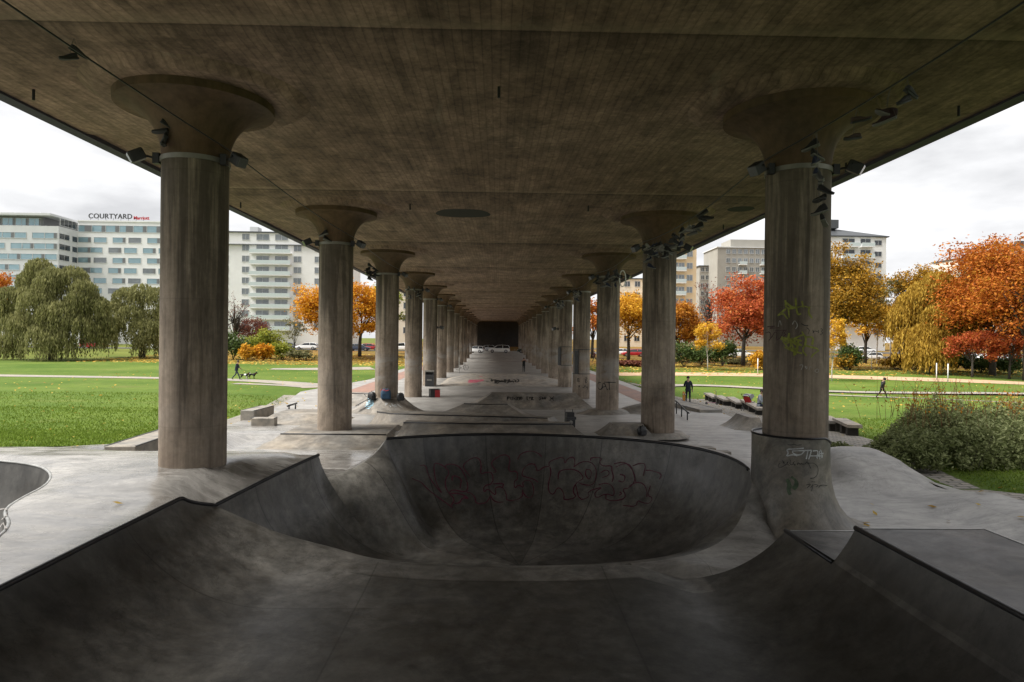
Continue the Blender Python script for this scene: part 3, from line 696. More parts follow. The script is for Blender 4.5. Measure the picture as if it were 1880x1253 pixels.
strip('path', [gp(1515, 727, -.15), gp(1700, 732, -.15), gp(1880, 741, -.15), (60, 40)], [.9, .9, 1, 1], M['gravel'], .026)
for sx in (-1, 1):
    xs_ = sx*10.4; V = []
    for y in np.arange(46 if sx < 0 else 44, 122, 2.):
        for x in (xs_-.95, xs_+.95): V.append((x, y, float(B(x, y))+.006))
    k = len(V)//2; Fq = [(2*i, 2*i+1, 2*i+3, 2*i+2) for i in range(k-1)]
    tag(mesh_np('bike_path', V, Fq, M['red']), kind='structure')
def cobble_mat():
    q = NT('cobblestones'); P = q.pos((1, 1, 1))
    mpn = q.n('Mapping', {'Vector': q.n('NewGeometry').outputs['Position'], 'Rotation': (0, 0, .12)}).outputs[0]
    br = q.n('TexBrick', {'Vector': mpn, 'Color1': (.34, .30, .25, 1), 'Color2': (.24, .22, .20, 1), 'Mortar': (.075, .075, .05, 1), 'Scale': 1.0, 'Mortar Size': .028, 'Mortar Smooth': .3, 'Brick Width': .42, 'Row Height': .21})
    n = q.noise(P, 9, 5, .7); c = q.mix(.7, br.outputs[0], q.ramp(n, [(.3, .7), (.7, 1.25)]), 'MULTIPLY')
    q.bump(q.math('SUBTRACT', q.math('MULTIPLY', n, .3), br.outputs[1]), .8, .04)
    return q.set(Base_Color=c, Roughness=.75)
M['cobble'] = cobble_mat()
def edge_strip(name, inner, outer, mat, dz=.012):
    n_ = 60; A = resample([(*p, 0) for p in inner], .01); Bq = resample([(*p, 0) for p in outer], .01); V = []
    ia = np.linspace(0, len(A)-1, n_).astype(int); ib = np.linspace(0, len(Bq)-1, n_).astype(int); ac = 8
    for i in range(n_):
        for j in range(ac+1):
            p = A[ia[i], :2] + (Bq[ib[i], :2]-A[ia[i], :2])*j/ac; V.append((p[0], p[1], 0))
    V = np.array(V); V[:, 2] = lawnz(V[:, 0], V[:, 1]) + dz
    ins = in_poly(V[:, :2], PLAZA); V[ins, 2] = B(V[ins, 0], V[ins, 1]) - .012
    k = ac+1; Fq = [(i*k+j, i*k+j+1, (i+1)*k+j+1, (i+1)*k+j) for i in range(n_-1) for j in range(ac)]
    return tag(mesh_np(name, V, Fq, mat, smooth=True), kind='structure')
edge_strip('cobble_paving', [(11.2, 6), (11.0, 11), (10.7, 14.3), (10.7, 16.4), (10.45, 18.4), (10.3, 21), (10.6, 25), (11.1, 31), (12.1, 38), (12.4, 45), (11.9, 54)],
           [(14.2, 6), (13.0, 11), (12.0, 14.3), (11.9, 16.4), (12.2, 18.4), (12.9, 21), (13.9, 25), (15.0, 31), (15.6, 38), (16.6, 46), (17.4, 54)], M['cobble'])
edge_strip('cobble_paving', [(-9.6, 16.2), (-9.6, 20), (-10.0, 25), (-10.8, 30), (-12.3, 40), (-14.0, 48)], [(-9.95, 16.2), (-10.5, 20), (-11.1, 25), (-12.0, 30), (-13.4, 40), (-14.9, 48)], M['cobble'])
# street behind the park and the ramp up to it under the bridge
M['kerb'] = concrete('kerb_stone', (.22, .21, .20), .6, .8)
mb = MB(); mb.box((0, 128.6, .28), (25, .35, .3)); mb.box((0, 121.2, .02), (25, .3, .12)); tag(mb.build('kerb', M['kerb']), kind='structure')
# ------------------------------------------------------------------ low ramps and street furniture on the plaza
def pz(x, y): return float(plaza_z(np.array([[x, y]]))[0])
def ramp(name, top, base, zt, lab, cat='ramp', mat=None, p=2.0, cop=None, sink=.03):
    n = len(top); rows = 9; zt = zt if isinstance(zt, (list, tuple)) else [zt]*n; rings = []
    for k in range(rows+1):
        t = k/rows; q = []
        for i in range(n):
            x = top[i][0]+(base[i][0]-top[i][0])*t; y = top[i][1]+(base[i][1]-top[i][1])*t
            zb = pz(*base[i])-sink; z = zb+(zt[i]-zb)*(1-t)**p; q.append((x, y, z))
        rings.append(q)
    c = (sum(a for a, b in top)/n, sum(b for a, b in top)/n)
    root = empty(name, (c[0], c[1], pz(*c)), label=lab, cat=cat)
    pchild(MB().loft(rings, cap0=True, cap1=False).build('ramp_body', mat or M['ramp'], smooth=True, sharp=32), root)
    if cop:
        mb = MB(); mb.tube([(top[i][0], top[i][1], zt[i]+.005) for i in cop], .03, 6); pchild(mb.build('coping', M['coping'], smooth=True), root)
    return root
ramp('skate_ramp', [(-3.0, 22), (-1, 21.85), (1, 21.85), (2.4, 22), (2.4, 22.7), (-3.0, 22.7)], [(-3.7, 20.9), (-1, 20.0), (1, 20.0), (3.3, 20.9), (3.3, 24.2), (-3.7, 24.2)], 1.36, 'long low dark lipped quarter pipe directly behind the rear edge of the deep bowl', cop=[0, 1, 2, 3])
ramp('skate_ramp', [(-5.0, 28.6), (-4.4, 28.0), (-2.8, 27.6), (-.4, 27.25), (2.0, 26.9), (2.3, 27.5), (-.4, 28.3), (-2.8, 29.0), (-4.4, 29.2)],
     [(-5.5, 28.6), (-4.6, 27.3), (-2.9, 26.7), (-.5, 26.2), (2.2, 26.0), (3.2, 27.5), (-.2, 29.5), (-2.7, 30.0), (-4.5, 29.9)], .98, 'long thin curved concrete lip with a rounded left end in the middle of the park', cop=[0, 1, 2, 3, 4])
ramp('skate_ramp', [(-1.6, 33.0), (-.6, 32.8), (.5, 32.9), (.6, 33.5), (-1.6, 33.5)], [(-4.0, 32.2), (-.9, 31.2), (2.0, 31.2), (2.2, 35), (-3.6, 35)], .93, 'rounded concrete mound with a flat crest and long sloping flanks', p=1.5, cop=[0, 1, 2])
bank = ramp('skate_ramp', [(-.35, 40), (4.7, 40), (4.7, 41.2), (-.35, 41.2)], [(-1.9, 38.3), (5.7, 38.3), (5.7, 43), (-1.9, 43)], .88, 'wide grey concrete bank with a row of black graffiti across its face', p=1.35)
ramp('skate_ramp', [(4.1, 24.2), (5.2, 24.2), (5.2, 24.7), (4.1, 24.7)], [(3.5, 23.4), (5.7, 23.4), (5.7, 25.3), (3.5, 25.3)], 1.12, 'little flat topped concrete pyramid beside the second right column', p=1.4)
l2 = ramp('skate_ramp', [(-7.3, 23.2), (-3.75, 23.2), (-3.75, 26.0), (-7.3, 26.0)], [(-7.9, 21.5), (-3.1, 21.5), (-3.1, 27.5), (-8.3, 27.5)], .79, 'small quarter pipe with a flat deck under the second left column', cop=[0, 1])
ramp('skate_ramp', [(6.9, 36.4), (8.2, 36.2), (8.4, 37.2), (7.1, 37.4)], [(6.2, 35.4), (8.6, 34.6), (9.2, 38.0), (6.4, 38.4)], [.45, .78, .78, .45], 'small tilted concrete kicker on the right behind the third column', p=1.3)
ramp('skate_ramp', [(10.3, 27.6), (10.7, 27.6), (10.7, 29.2), (10.3, 29.2)], [(9.45, 27.3), (10.85, 27.0), (10.85, 29.8), (9.45, 29.5)], 1.0, 'steel faced concrete kicker at the right edge of the plaza', p=1.9)
ramp('skate_ramp', [(-9.3, 28.6), (-7.0, 28.6), (-7.0, 30.6), (-9.3, 30.6)], [(-9.9, 27.2), (-6.6, 27.2), (-6.6, 32.4), (-9.9, 32.4)], .86, 'broad shallow grey bank on the left of the plaza', p=1.3)
ramp('skate_ramp', [(-8.9, 41), (-6.4, 40.6), (-6.4, 41.6), (-8.9, 42)], [(-9.3, 39.6), (-6.2, 39.2), (-6.0, 43), (-9.4, 43.2)], .72, 'dark low quarter pipe between the second and third left columns', p=1.6, cop=[0, 1])
pyr = ramp('pyramid', [(-2.6, 66.5), (3.0, 66.5), (3.0, 68), (-2.6, 68)], [(-5.2, 58.5), (6.3, 58.5), (6.3, 72), (-5.2, 72)], .62, 'shallow pale concrete pyramid painted with pink and black graffiti', p=1.05, mat=concrete('painted_concrete', (.36, .35, .33), .6, .8))
def cone(sx, k, r, z, lab):
    c = Vector((sx*CX, Y1+SP*k, 0)); zb = pz(c.x-1.4, c.y)-.05
    root = empty('mound', (c.x, c.y, zb), label=lab, cat='mound'); mb = MB()
    mb.lathe([(.6, z), (.9, z)] + [(.9+(r-.9)*t, zb+(z-zb)*(1-t)**1.7) for t in np.linspace(.1, 1, 9)], (c.x, c.y, 0), 36)
    pchild(mb.build('mound_body', M['ramp'], smooth=True, sharp=50), root); return root
mound = cone(-1, 2, 2.35, .95, 'dark concrete mound round the foot of the third left column, with white graffiti')
cone(1, 2, 2.0, .42, 'low smooth concrete cone round the foot of the third right column')
cone(1, 1, 1.15, .8, 'low worn concrete collar mound round the foot of the second right column')
def slab_box(name, c, d, rz, lab, mat=None, bev=.02, cat='ledge', edge=True):
    root = empty(name, c, rz, label=lab, cat=cat)
    o = MB().box((0, 0, d[2]/2), d).build('ledge_block', mat or M['ramp'], root); b = o.modifiers.new('b', 'BEVEL'); b.width = bev; b.segments = 2
    if edge:
        for s_ in (-1, 1): MB().box((s_*(d[0]/2-.015), 0, d[2]), (.045, d[1]*.985, .02)).build('edge_strip', M['coping'], root)
    return root
M['ledge'] = concrete('ledge_concrete', (.24, .235, .22), .5, .75, 1, .4)
slab_box('grind_ledge', (-8.95, 18.0, 1.0), (.72, 3.6, .47), .06, 'long low concrete grind ledge on the grass edge beside the nearest left column', M['ledge'])
slab_box('grind_ledge', (-10.85, 31.2, .28), (.62, 2.3, .55), -.05, 'concrete block bench standing at the left kerb of the plaza', M['ledge'])
slab_box('grind_ledge', (-9.2, 27.2, .45), (.9, .5, .42), .1, 'tiny square concrete block beside the shallow left bank', M['ledge'])
slab_box('grind_ledge', (11.3, 40.6, .05), (1.3, 7.0, .28), .12, 'long low flat concrete ledge on the right behind the second column', M['ledge'])
slab_box('grind_ledge', (6.2, 20.6, .6), (.8, .5, .28), 0, 'short concrete step just behind the rear rim of the deep bowl', M['ledge'], edge=False)
slab_box('grind_ledge', (6.85, 20.5, .58), (.4, .35, .2), 0, 'stubby concrete block next to the short step behind the bowl', M['ledge'], edge=False)
slab_box('grind_ledge', (4.3, 46.5, 0), (1.1, .8, .2), 0, 'flat dark slab lying on the paving behind the graffiti bank', M['ledge'], edge=False)
# rails
def rail(pts, legs, lab, r=.035):
    root = empty('grind_rail', (pts[0][0], pts[0][1], pts[0][2]), label=lab, cat='rail')
    pchild(MB().tube(pts, r, 8).build('top_bar', M['black'], smooth=True), root)
    for p in legs:
        z0 = pz(p[0], p[1]); pchild(MB().tube([(p[0], p[1], z0-.05), p], r*.9, 8).build('leg', M['black'], smooth=True), root)
a, b = atY(1242, 737, 36.0), atY(1262, 757, 32.0)
rail([tuple(a+Vector((-.15, .9, .0))), tuple(a), tuple(b), tuple(b+Vector((0, -.25, -.02)))], [tuple(a), tuple((a+b)/2), tuple(b)], 'black steel handrail sloping down beside the second right column')
a, b = atY(528, 746, 33.2), atY(545, 740.5, 35.5)
rail([tuple(a), tuple(b)], [tuple(a.lerp(b, .15)), tuple(a.lerp(b, .85))], 'short black flat bar standing on the left side of the plaza', .045)
# benches along the cobbles: slab on blocks
M['bench'] = concrete('bench_concrete', (.26, .25, .235), .6, .8, 1, .35); M['benchdark'] = concrete('bench_shadow_block', (.035, .034, .032), .7, .85)  # supports darkened so their colour holds the shade under the seat slabs
def bench(x, y, rz, L, lab):
    z = gz(x, y); root = empty('park_bench', (x, y, z), rz, label=lab, cat='bench', group='slab benches along the cobbles')
    MB().box((0, 0, .45), (.55, L, .12)).build('seat_slab', M['bench'], root)
    for t in (-.38, .0, .38): MB().box((0.03, t*L, .17), (.40, .3, .44)).build('support_block', M['benchdark'], root)
for (p, q, zz, lab) in (((1298, 724), (1316, 733), -.05, 'slab bench on dark blocks, farthest of the row by the cobbles'), ((1318, 732), (1336, 741), 0., 'slab bench on dark blocks, second farthest of the row by the cobbles'),
                     ((1340, 736), (1360, 748), 0.05, 'slab bench on dark blocks just behind the red and grey pushchair'), ((1366, 743), (1400, 762), .15, 'slab bench with a seated person beside the pushchair'),
                     ((1512, 778), (1536, 790), .42, 'slab bench on dark blocks right of the nearest right column'), ((1540, 785), (1570, 800), .48, 'slab bench on dark blocks half hidden by the green bush')):
    a = atZ(*p, zz); b = atZ(*q, zz); c = (a+b)/2; d = b-a
    bench(c.x, c.y, math.atan2(d.y, d.x)-math.pi/2, (b-a).length*.96, lab)
# bins, speakers, boxes
def at_ground(px, py, z): return atZ(px, py, z)
p = atZ(786, 710, 0); root = empty('litter_bin', (p.x+.1, p.y+.3, 0), label='dark grey litter bin with a hooded top beside the fourth left column', cat='bin')
MB().box((0, 0, .5), (.72, .6, 1.0)).build('body', M['dark'], root); MB().box((0, 0, 1.28), (.74, .62, .12)).build('hood', M['steel'], root)
mb = MB(); mb.box((-.33, 0, 1.1), (.06, .58, .3)); mb.box((.33, 0, 1.1), (.06, .58, .3)); mb.box((0, .27, 1.1), (.7, .05, .3)); mb.build('hood_side', M['dark'], root)
MB().box((0, -.306, .55), (.4, .012, .12)).build('notice', M['steel'], root)
M['redbox'] = simple('red_plastic', (.35, .015, .02), .5)
p = atZ(797, 730, .0); root = empty('crate', (p.x, p.y+.2, 0), .35, label='black and red equipment box standing on the paving by the fourth left column', cat='crate')
MB().box((-.18, 0, .27), (.3, .5, .54)).build('case', M['black'], root); MB().box((.16, 0, .26), (.36, .48, .5)).build('case_front', M['redbox'], root); MB().box((0, 0, .56), (.7, .46, .04)).build('lid', M['dark'], root)
p = atY(1046, 781, 24.5); zc = pz(p.x, p.y)
root = empty('speaker_stack', (p.x, p.y, zc), .15, label='stack of black loudspeaker cabinets on a trolley in the middle of the plaza', cat='speaker')
MB().box((0, 0, .06), (.34, .34, .05)).build('trolley', M['steel'], root)
o = MB().box((0, 0, .30), (.32, .32, .42)).build('cabinet', M['black'], root)
MB().lathe([(.0, -.17), (.05, -.172), (.11, -.166), (.12, -.16)], (0, 0, .22), 16, axis='Y').build('woofer', M['steel'], o)
MB().lathe([(.0, -.17), (.03, -.172), (.06, -.166), (.07, -.16)], (0, 0, .42), 16, axis='Y').build('tweeter', M['steel'], o)
MB().box((.02, 0, .56), (.36, .28, .09)).build('mixer', M['dark'], root); MB().box((0, .0, .69), (.26, .26, .16)).build('top_cabinet', M['black'], root)
mb = MB(); mb.tube([(-.14, .14, .0), (-.14, .16, .86)], .012, 6); mb.tube([(.14, .14, .0), (.14, .16, .86)], .012, 6); mb.build('handle', M['black'], root)
for sx in (-1, 1): MB().lathe([(.05, -.02), (.05, .02)], (sx*.16, .14, .05), 12, axis='X').build('wheel', M['black'], root)
# posts on the lawns
M['white'] = simple('white_paint', (.72, .72, .70), .5)
def post(px, py, top, z, lab, r=.055, mat=None, group='white posts on the sports lawn'):
    b = hit(px, py) if z is not None and abs(px-914) > 120 else atZ(px, py, z); t = atY(px, top, b.y); zg = gz(b.x, b.y)
    root = empty('sports_post', (b.x, b.y, zg), label=lab, cat='post', group=group)
    MB().tube([(0, 0, -.2), (0, 0, t.z-zg)], r, 8).build('pole', mat or M['white'], root, smooth=True); MB().tube([(0, 0, t.z-zg), (0, 0, t.z-zg+.06)], r*1.3, 8).build('cap', M['steel'], root)
post(1391, 687, 658, -.1, 'white sports post showing just left of the nearest right column')
post(1719, 699, 667, -.1, 'left white sports post of the pair on the sandy path')
post(1740, 702, 668, -.1, 'right white sports post of the pair on the sandy path')
post(1600, 678, 646, 0., 'thin white sports post by the parked white car')
post(357*0+14, 640, 578, .8, 'slim grey lamp pole left of the big willow', .08, M['steel'], 'slim poles')
# slim traffic sign posts under the bridge
for px, yb_, yt, lab in ((865, 655, 602, 'tall thin steel pole at the end of the paving beside the left white car'), (843, 686, 655, 'low thin steel pole beside the parked bicycle'), (945, 652, 641, 'small steel bollard sign in front of the street cars')):
    post(px, yb_, yt, .1 if px != 843 else 0, lab, .05, M['steel'], 'slim poles')
# wall boxes and mid-height lamps on the columns
def on_column(k, side, ang, z, dr=.6):
    sx = -1 if side == 'left' else 1
    return Vector((sx*CX+dr*math.cos(ang), Y1+SP*k+dr*math.sin(ang), z))
for k, side, ang, z0, z1 in ((3, 'right', -2.2, 1.75, 3.35), (4, 'right', -2.5, 1.9, 3.4)):
    p = on_column(k, side, ang, 0, .64); R = Matrix.Rotation(ang, 3, 'Z')
    root = empty('electric_box', p, label=f'tall narrow dark electric cabinet strapped to the {ordn[k]} right column', cat='electric box')
    pchild(MB().box(p+Vector((0, 0, (z0+z1)/2)), (.16, .26, z1-z0), rot=R).build('cabinet', M['dark']), root)
    for zz in (z0-.05, z1+.03): pchild(MB().lathe([(.603, zz), (.612, zz), (.612, zz+.05), (.603, zz+.05)], (p.x-.64*math.cos(ang), p.y-.64*math.sin(ang), 0), 32).build('strap', M['dark'], smooth=True, sharp=30), root)
M['lens'] = simple('dusty_lamp_glass', (.12, .12, .12), .2)
def floodlight(base, d, L, lab, tilt=.6, size=1.0, name='floodlight', group='floodlights on the columns'):
    d = Vector(d).normalized(); head = base + d*L
    root = empty(name, base, label=lab, cat='floodlight', group=group)
    pchild(MB().tube([base-d*.05, base+d*.12, head-d*.02], .022, 8).build('bracket_arm', M['black'], smooth=True), root)
    pchild(MB().box(base+d*.03, (.12, .12, .2)).build('mount', M['black']), root)
    ax = Vector((d.x, d.y-.25, 0)).normalized(); dn = (ax*math.cos(tilt) - Vector((0, 0, 1))*math.sin(tilt)).normalized()
    side = dn.cross(Vector((0, 0, 1))).normalized(); up = side.cross(dn)
    R = Matrix((side, up, dn)).transposed()
    o = MB().box(head+dn*.06, (.26*size, .26*size, .34*size), rot=R).build('lamp_housing', M['dark']); bv = o.modifiers.new('b', 'BEVEL'); bv.width = .03; bv.segments = 2; pchild(o, root)
    g = pchild(MB().box(head+dn*(.06+.172*size), (.22*size, .22*size, .01), rot=R).build('lens', M['lens']), root)
    pchild(MB().tube([head-side*.15*size, head-side*.16*size+up*.03, head+side*.16*size+up*.03, head+side*.15*size], .014, 6).build('yoke', M['black']), root)
for k in range(6):
    for side, sx in (('left', -1), ('right', 1)):
        for s_ in (-1, 1):
            if (k >= 3 and s_*sx > 0): continue
            ang = (math.pi if s_ < 0 else 0) + (.35 if s_ < 0 else -.35)
            b = on_column(k, side, ang, 7.42, .64); inner = s_*sx < 0
            floodlight(b, (s_, -.35, .0 if sx*s_ < 0 else .18), .32, f'black floodlight on the {"bridge" if inner else "park"} side of the {ordn[k]} {side} column', .55 if inner else .5, .82)
for k, side in ((4, 'left'), (4, 'right')):
    b = on_column(k, side, math.pi if side == 'right' else 0, 5.0, .62); s_ = 1 if side == 'left' else -1
    floodlight(b, (s_*1., -.3, .05), .35, f'small spotlight halfway up the {ordn[k]} {side} column', .3, 1.0)
# ------------------------------------------------------------------ buildings behind the park
M['wallwhite'] = simple('white_facade_render', (.74, .74, .73), .8, var=.05, scale=.3)
M['wallcream'] = simple('cream_facade_render', (.66, .60, .50), .8, var=.05, scale=.3)
M['wallyellow'] = simple('yellow_facade_render', (.72, .56, .36), .8, var=.05, scale=.3)
M['wallgrey'] = simple('grey_brown_facade', (.30, .285, .25), .8, var=.08, scale=.4)
M['wallpale'] = simple('pale_grey_panel', (.58, .59, .59), .7, var=.05, scale=.3)
M['roofdark'] = simple('dark_roof_metal', (.07, .075, .08), .5, .3)
M['gpanel'] = simple('grey_window_panel', (.14, .145, .15), .5)
M['winframe'] = simple('window_frame_paint', (.50, .51, .51), .5)
M['balc'] = simple('pale_balcony_glass', (.50, .57, .57), .25, var=.08)
def glass_mat(name, a, b):
    q = NT(name); n = q.n('NewGeometry').outputs['Random Per Island']; n2 = q.noise(q.pos((.5, .5, .9)), 1.2, 3)
    return q.set(Base_Color=q.mix(q.math('MULTIPLY', n, n2), a, b), Roughness=.06, Specular_IOR_Level=.9, Metallic=.25)
M['glassblue'] = glass_mat('blue_window_glass', (.16, .27, .32), (.42, .55, .58))
M['glassdark'] = glass_mat('dark_window_glass', (.025, .03, .035), (.10, .11, .12))
M['glasspale'] = glass_mat('pale_window_glass', (.09, .11, .12), (.40, .42, .43))
def face_axes(p0, p1):
    p0, p1 = Vector((*p0, 0)), Vector((*p1, 0)); d = (p1-p0); L = d.length; d.normalize(); n = Vector((d.y, -d.x, 0)); return p0, d, n, L
def window(root, p0, d, n, u, z, w_, h, glass='glassblue', panel=None, mull=1, depth=.16):
    """one window on a facade: frame (with its panel) and pane"""
    R = Matrix((d, n, Vector((0, 0, 1)))).transposed()
    c = p0 + d*(u+w_/2) + Vector((0, 0, z+h/2))
    mb = MB(); t = .09
    mb.box(c+n*.03+Vector((0, 0, h/2)), (w_+t, .12, t), rot=R); mb.box(c+n*.03-Vector((0, 0, h/2)), (w_+t, .2, t), rot=R)
    for i in range(mull+2): mb.box(c+n*.03+d*(-w_/2+w_*i/(mull+1)), (t*.8, .11, h-t), rot=R)
    if panel: mb.box(c+n*.05+d*(w_/2-panel/2), (panel, .08, h*.92), rot=R, mi=1)
    f = pchild(mb.build('window', [M['winframe'], M['gpanel']], fix=False), root)
    pn = MB().box(c+n*.012, (w_-.02, .03, h-.02), rot=R).build('pane', M[glass], fix=False); pn.parent = f; return f
def pchild2(o, f, root):
    o.parent = f; return o
def pX(px, Y): return (px-914)/F*Y + 0.0
# --- hotel
hotel = empty('hotel', (-140, 200, 1), label='wide pale grey hotel block with ribbon windows and big roof letters', cat='building')
YH = 190; xl0, xl1 = -190., pX(119, YH)-.3; zr = 35.6
xm = xl1; yR = 198.5; xr1 = -84.0
mb = MB(); mb.box(((xl0+xl1)/2, YH+20, 16.8), (xl1-xl0, 40, 33.6)); pchild(mb.build('wing_wall', M['wallpale']), hotel)
mb = MB(); mb.box(((xm+xr1)/2+.01, yR+15, 16.8+1.4), (xr1-xm, 30, 36.4)); pchild(mb.build('main_wall', M['wallwhite']), hotel)
mb = MB(); mb.box(((xl0+xl1-8)/2, YH+21, 35.0), (xl1-xl0-8+5, 38, 2.8)); pchild(mb.build('penthouse', M['gpanel']), hotel)
mb = MB(); mb.box(((xl0+xl1)/2-1.5, YH+20, 36.75), (xl1-xl0-1, 41, .6)); mb.box((xl1-9, YH+6, 37.4), (3.4, 5, .9)); pchild(mb.build('roof', M['wallpale']), hotel)
mb = MB(); mb.box(((xm+xr1)/2, yR+15, 36.55), (xr1-xm+.3, 30.4, .35)); pchild(mb.build('roof', M['wallwhite']), hotel)
p0, d, n, L = face_axes((xl0, YH), (xl1, YH))
fh = 2.92
for r in range(8):
    z = 30.2 - fh*r; u = L - 2.0 - (r % 4)*0 - [8.2, 13.5, 19.0, 24.0, 10.0, 15, 20, 8][r] ; u = L-.35; k = 0
    seg = [11.2, 22.4, 34., 34., 9, 20, 12, 30][r]
    while u > L-62:
        w_ = [8.6, 9.8, 15., 11., 9.][(k+r) % 5]
        if k == 0: w_ = [6.8, 12.6, 16.5, 8.6, 13., 9., 10., 12.][r]
        for i in range(max(1, round(w_/3.1))):
            ww = w_/max(1, round(w_/3.1)); window(hotel, p0, d, n, u-w_+i*ww+.05, z, ww-.1, 1.55, 'glassblue', .85 if i % 2 else None, 0)
        u -= w_+1.5; k += 1
    if r >= 5: break
p0, d, n, L = face_axes((xl0, YH+2), (xl1-6, YH+2))
for i in range(14):
    window(hotel, *face_axes((xl0, YH+1.98), (xl1-5.5, YH+1.98))[:3], L-3.6*i-3.4, 33.95, 3.3, 2.0, 'glassblue', .5, 1)
p0, d, n, L = face_axes((xl1, YH), (xl1, yR))
for r in range(6):
    window(hotel, p0, d, n, .3, 30.2-fh*r, 4.4+.4*(r % 2), 1.55, 'glassdark', None, 1); window(hotel, p0, d, n, 6.0, 30.2-fh*r, 2.3, 1.55, 'glassdark', None, 0)
window(hotel, p0, d, n, .6, 33.9, 7., 2.0, 'glassdark', None, 3)
p0, d, n, L = face_axes((xm, yR), (xr1, yR))
u = .2
for i in range(10): window(hotel, p0, d, n, .2+i*3.9, 33.4, 3.8, 1.9, 'glassblue', 1.1 if i % 3 else 2.0, 0)
for r in range(1, 7):
    u = .2+(.0 if r % 2 else -1.2)
    for i in range(8): window(hotel, p0, d, n, max(.1, u), 33.4-fh*r-.1, 3.6, 1.5, 'glassblue' if (i+r) % 4 else 'glasspale', .8 if i % 2 == 0 else None, 0); u += 4.45+(.9 if i % 2 else 0)
mb = MB(); mb.box((xl0+20, YH-6, 4.2), (95, 8, 6)); mb.box((xl0+20, YH-10.1, 3.2), (95, .3, 1.1), mi=1); pchild(mb.build('podium', [M['wallpale'], M['gpanel']]), hotel)
def text_obj(body, loc, size, mat, parent, ext=.12, rz=0., name='sign_letters', spacing=1.0, bold=0.0):
    cu = bpy.data.curves.new(name, 'FONT'); cu.body = body; cu.size = size; cu.extrude = ext; cu.offset = bold; cu.space_character = spacing
    tmp = bpy.data.objects.new('tmp', cu); COL.objects.link(tmp); dg = bpy.context.evaluated_depsgraph_get(); dg.update()
    me = bpy.data.meshes.new_from_object(tmp.evaluated_get(dg)); bpy.data.objects.remove(tmp); me.name = name
    me.materials.clear(); me.materials.append(mat)
    R = Matrix.Translation(loc) @ Matrix.Rotation(rz, 4, 'Z') @ Matrix.Rotation(math.pi/2, 4, 'X'); me.transform(R)
    o = bpy.data.objects.new(name, me); COL.objects.link(o)
    if parent: pchild(o, parent)
    xs_ = [v.co.x for v in me.vertices]; return o, max(xs_)
M['signdark'] = simple('dark_sign_letters', (.05, .05, .055), .5); M['signred'] = simple('red_sign_letters', (.42, .02, .03), .5)
x0 = pX(169, yR); so_, xe = text_obj('COURTYARD', Vector((x0, yR+.3, 37.35)), 1.98, M['signdark'], hotel, .1, name='sign_letters', spacing=1.06, bold=.035)
so2, xe2 = text_obj('Marriott', Vector((xe+.4, yR+.3, 37.2)), 1.3, M['signred'], hotel, .1, name='sign_letters', bold=.03)
for i in range(8): pchild(MB().tube([(x0+.6+i*2.15, yR+.4, 36.5), (x0+.6+i*2.15, yR+.4, 37.6)], .05, 5).build('sign_post', M['roofdark']), hotel)
# --- white apartment block with a stack of balconies
def apartment(name, x0, x1, Y, ztop, depth, mat, lab, cols, balcs, fh=2.93, floors=9, glass='glasspale', roof='roofdark', eave=.35, z0=0, side=None, zoff=1.0, wh=1.6):
    root = empty(name, ((x0+x1)/2, Y+depth/2, 1), label=lab, cat='building')
    mb = MB(); mb.box(((x0+x1)/2, Y+depth/2, (ztop+z0)/2), (x1-x0, depth, ztop-z0)); pchild(mb.build('wall', M[mat]), root)
    mb = MB(); mb.box(((x0+x1)/2, Y+depth/2, ztop+.16), (x1-x0+2*eave, depth+2*eave, .32)); rf = pchild(mb.build('roof', M[roof]), root)
    p0, d, n, L = face_axes((x0, Y), (x1, Y))
    for r in range(floors):
        z = ztop - fh*(r+1) + zoff
        if z < 3: break
        for (u, w_) in cols: window(root, p0, d, n, u, z, w_, wh, glass, None, 1)
    for (u, w_, r0, r1) in balcs:
        for r in range(r0, r1):
            z = ztop - fh*(r+1) + .25
            if z < 3: break
            c = p0+d*(u+w_/2)+n*.85
            b = pchild(MB().box(c+Vector((0, 0, z)), (w_, 1.7, .18)).box(c+Vector((0, 0, z)), (.01, .01, .01)).build('balcony', M['wallwhite']), root)
            pchild2(MB().box(c+n*.82+Vector((0, 0, z+.6)), (w_, .05, .95)).build('railing', M['balc']), b, root)
    return root, rf
YA = 185.; ax0, ax1 = pX(396, YA), pX(640, YA)
ua = pX(462, YA)-ax0
apt, rf = apartment('apartment_building', ax0, ax1, YA, 31.8, 16, 'wallwhite', 'white apartment block with a stack of glass balconies behind the orange maple',
          [(ua-7.8, 2.0), (ua-2.2, 1.9), (ua+11.6, 2.0), (ua+17.2, 2.0), (ua+1.6, 3.4), (ua+6.6, 3.4)], [(ua+.2, 10.9, 1, 9)], floors=9)
mb = MB(); mb.box((ax0+9, YA+6, 33.0), (2.2, 3, 2.2)); pchild2(mb.build('chimney', M['wallpale']), rf, apt)
mb = MB(); mb.box(((ax0+ax1)/2, YA-.25, 28.6), (ax1-ax0+.4, .7, .22)); pchild(mb.build('cornice', M['gpanel']), apt)
# --- yellow tower on the right
yx0, yx1 = pX(1213, 190), pX(1283.5, 190)-.7
apartment('apartment_tower', yx0, yx1, 190, 40, 14, 'wallyellow', 'tall yellow rendered apartment tower with white balconies', [(7.3, 1.6), (3.2, 1.6), (5.0, 1.6)], [(2.6, 4.2, 1, 12)], fh=3.35, floors=11, glass='glasspale')
mb = None
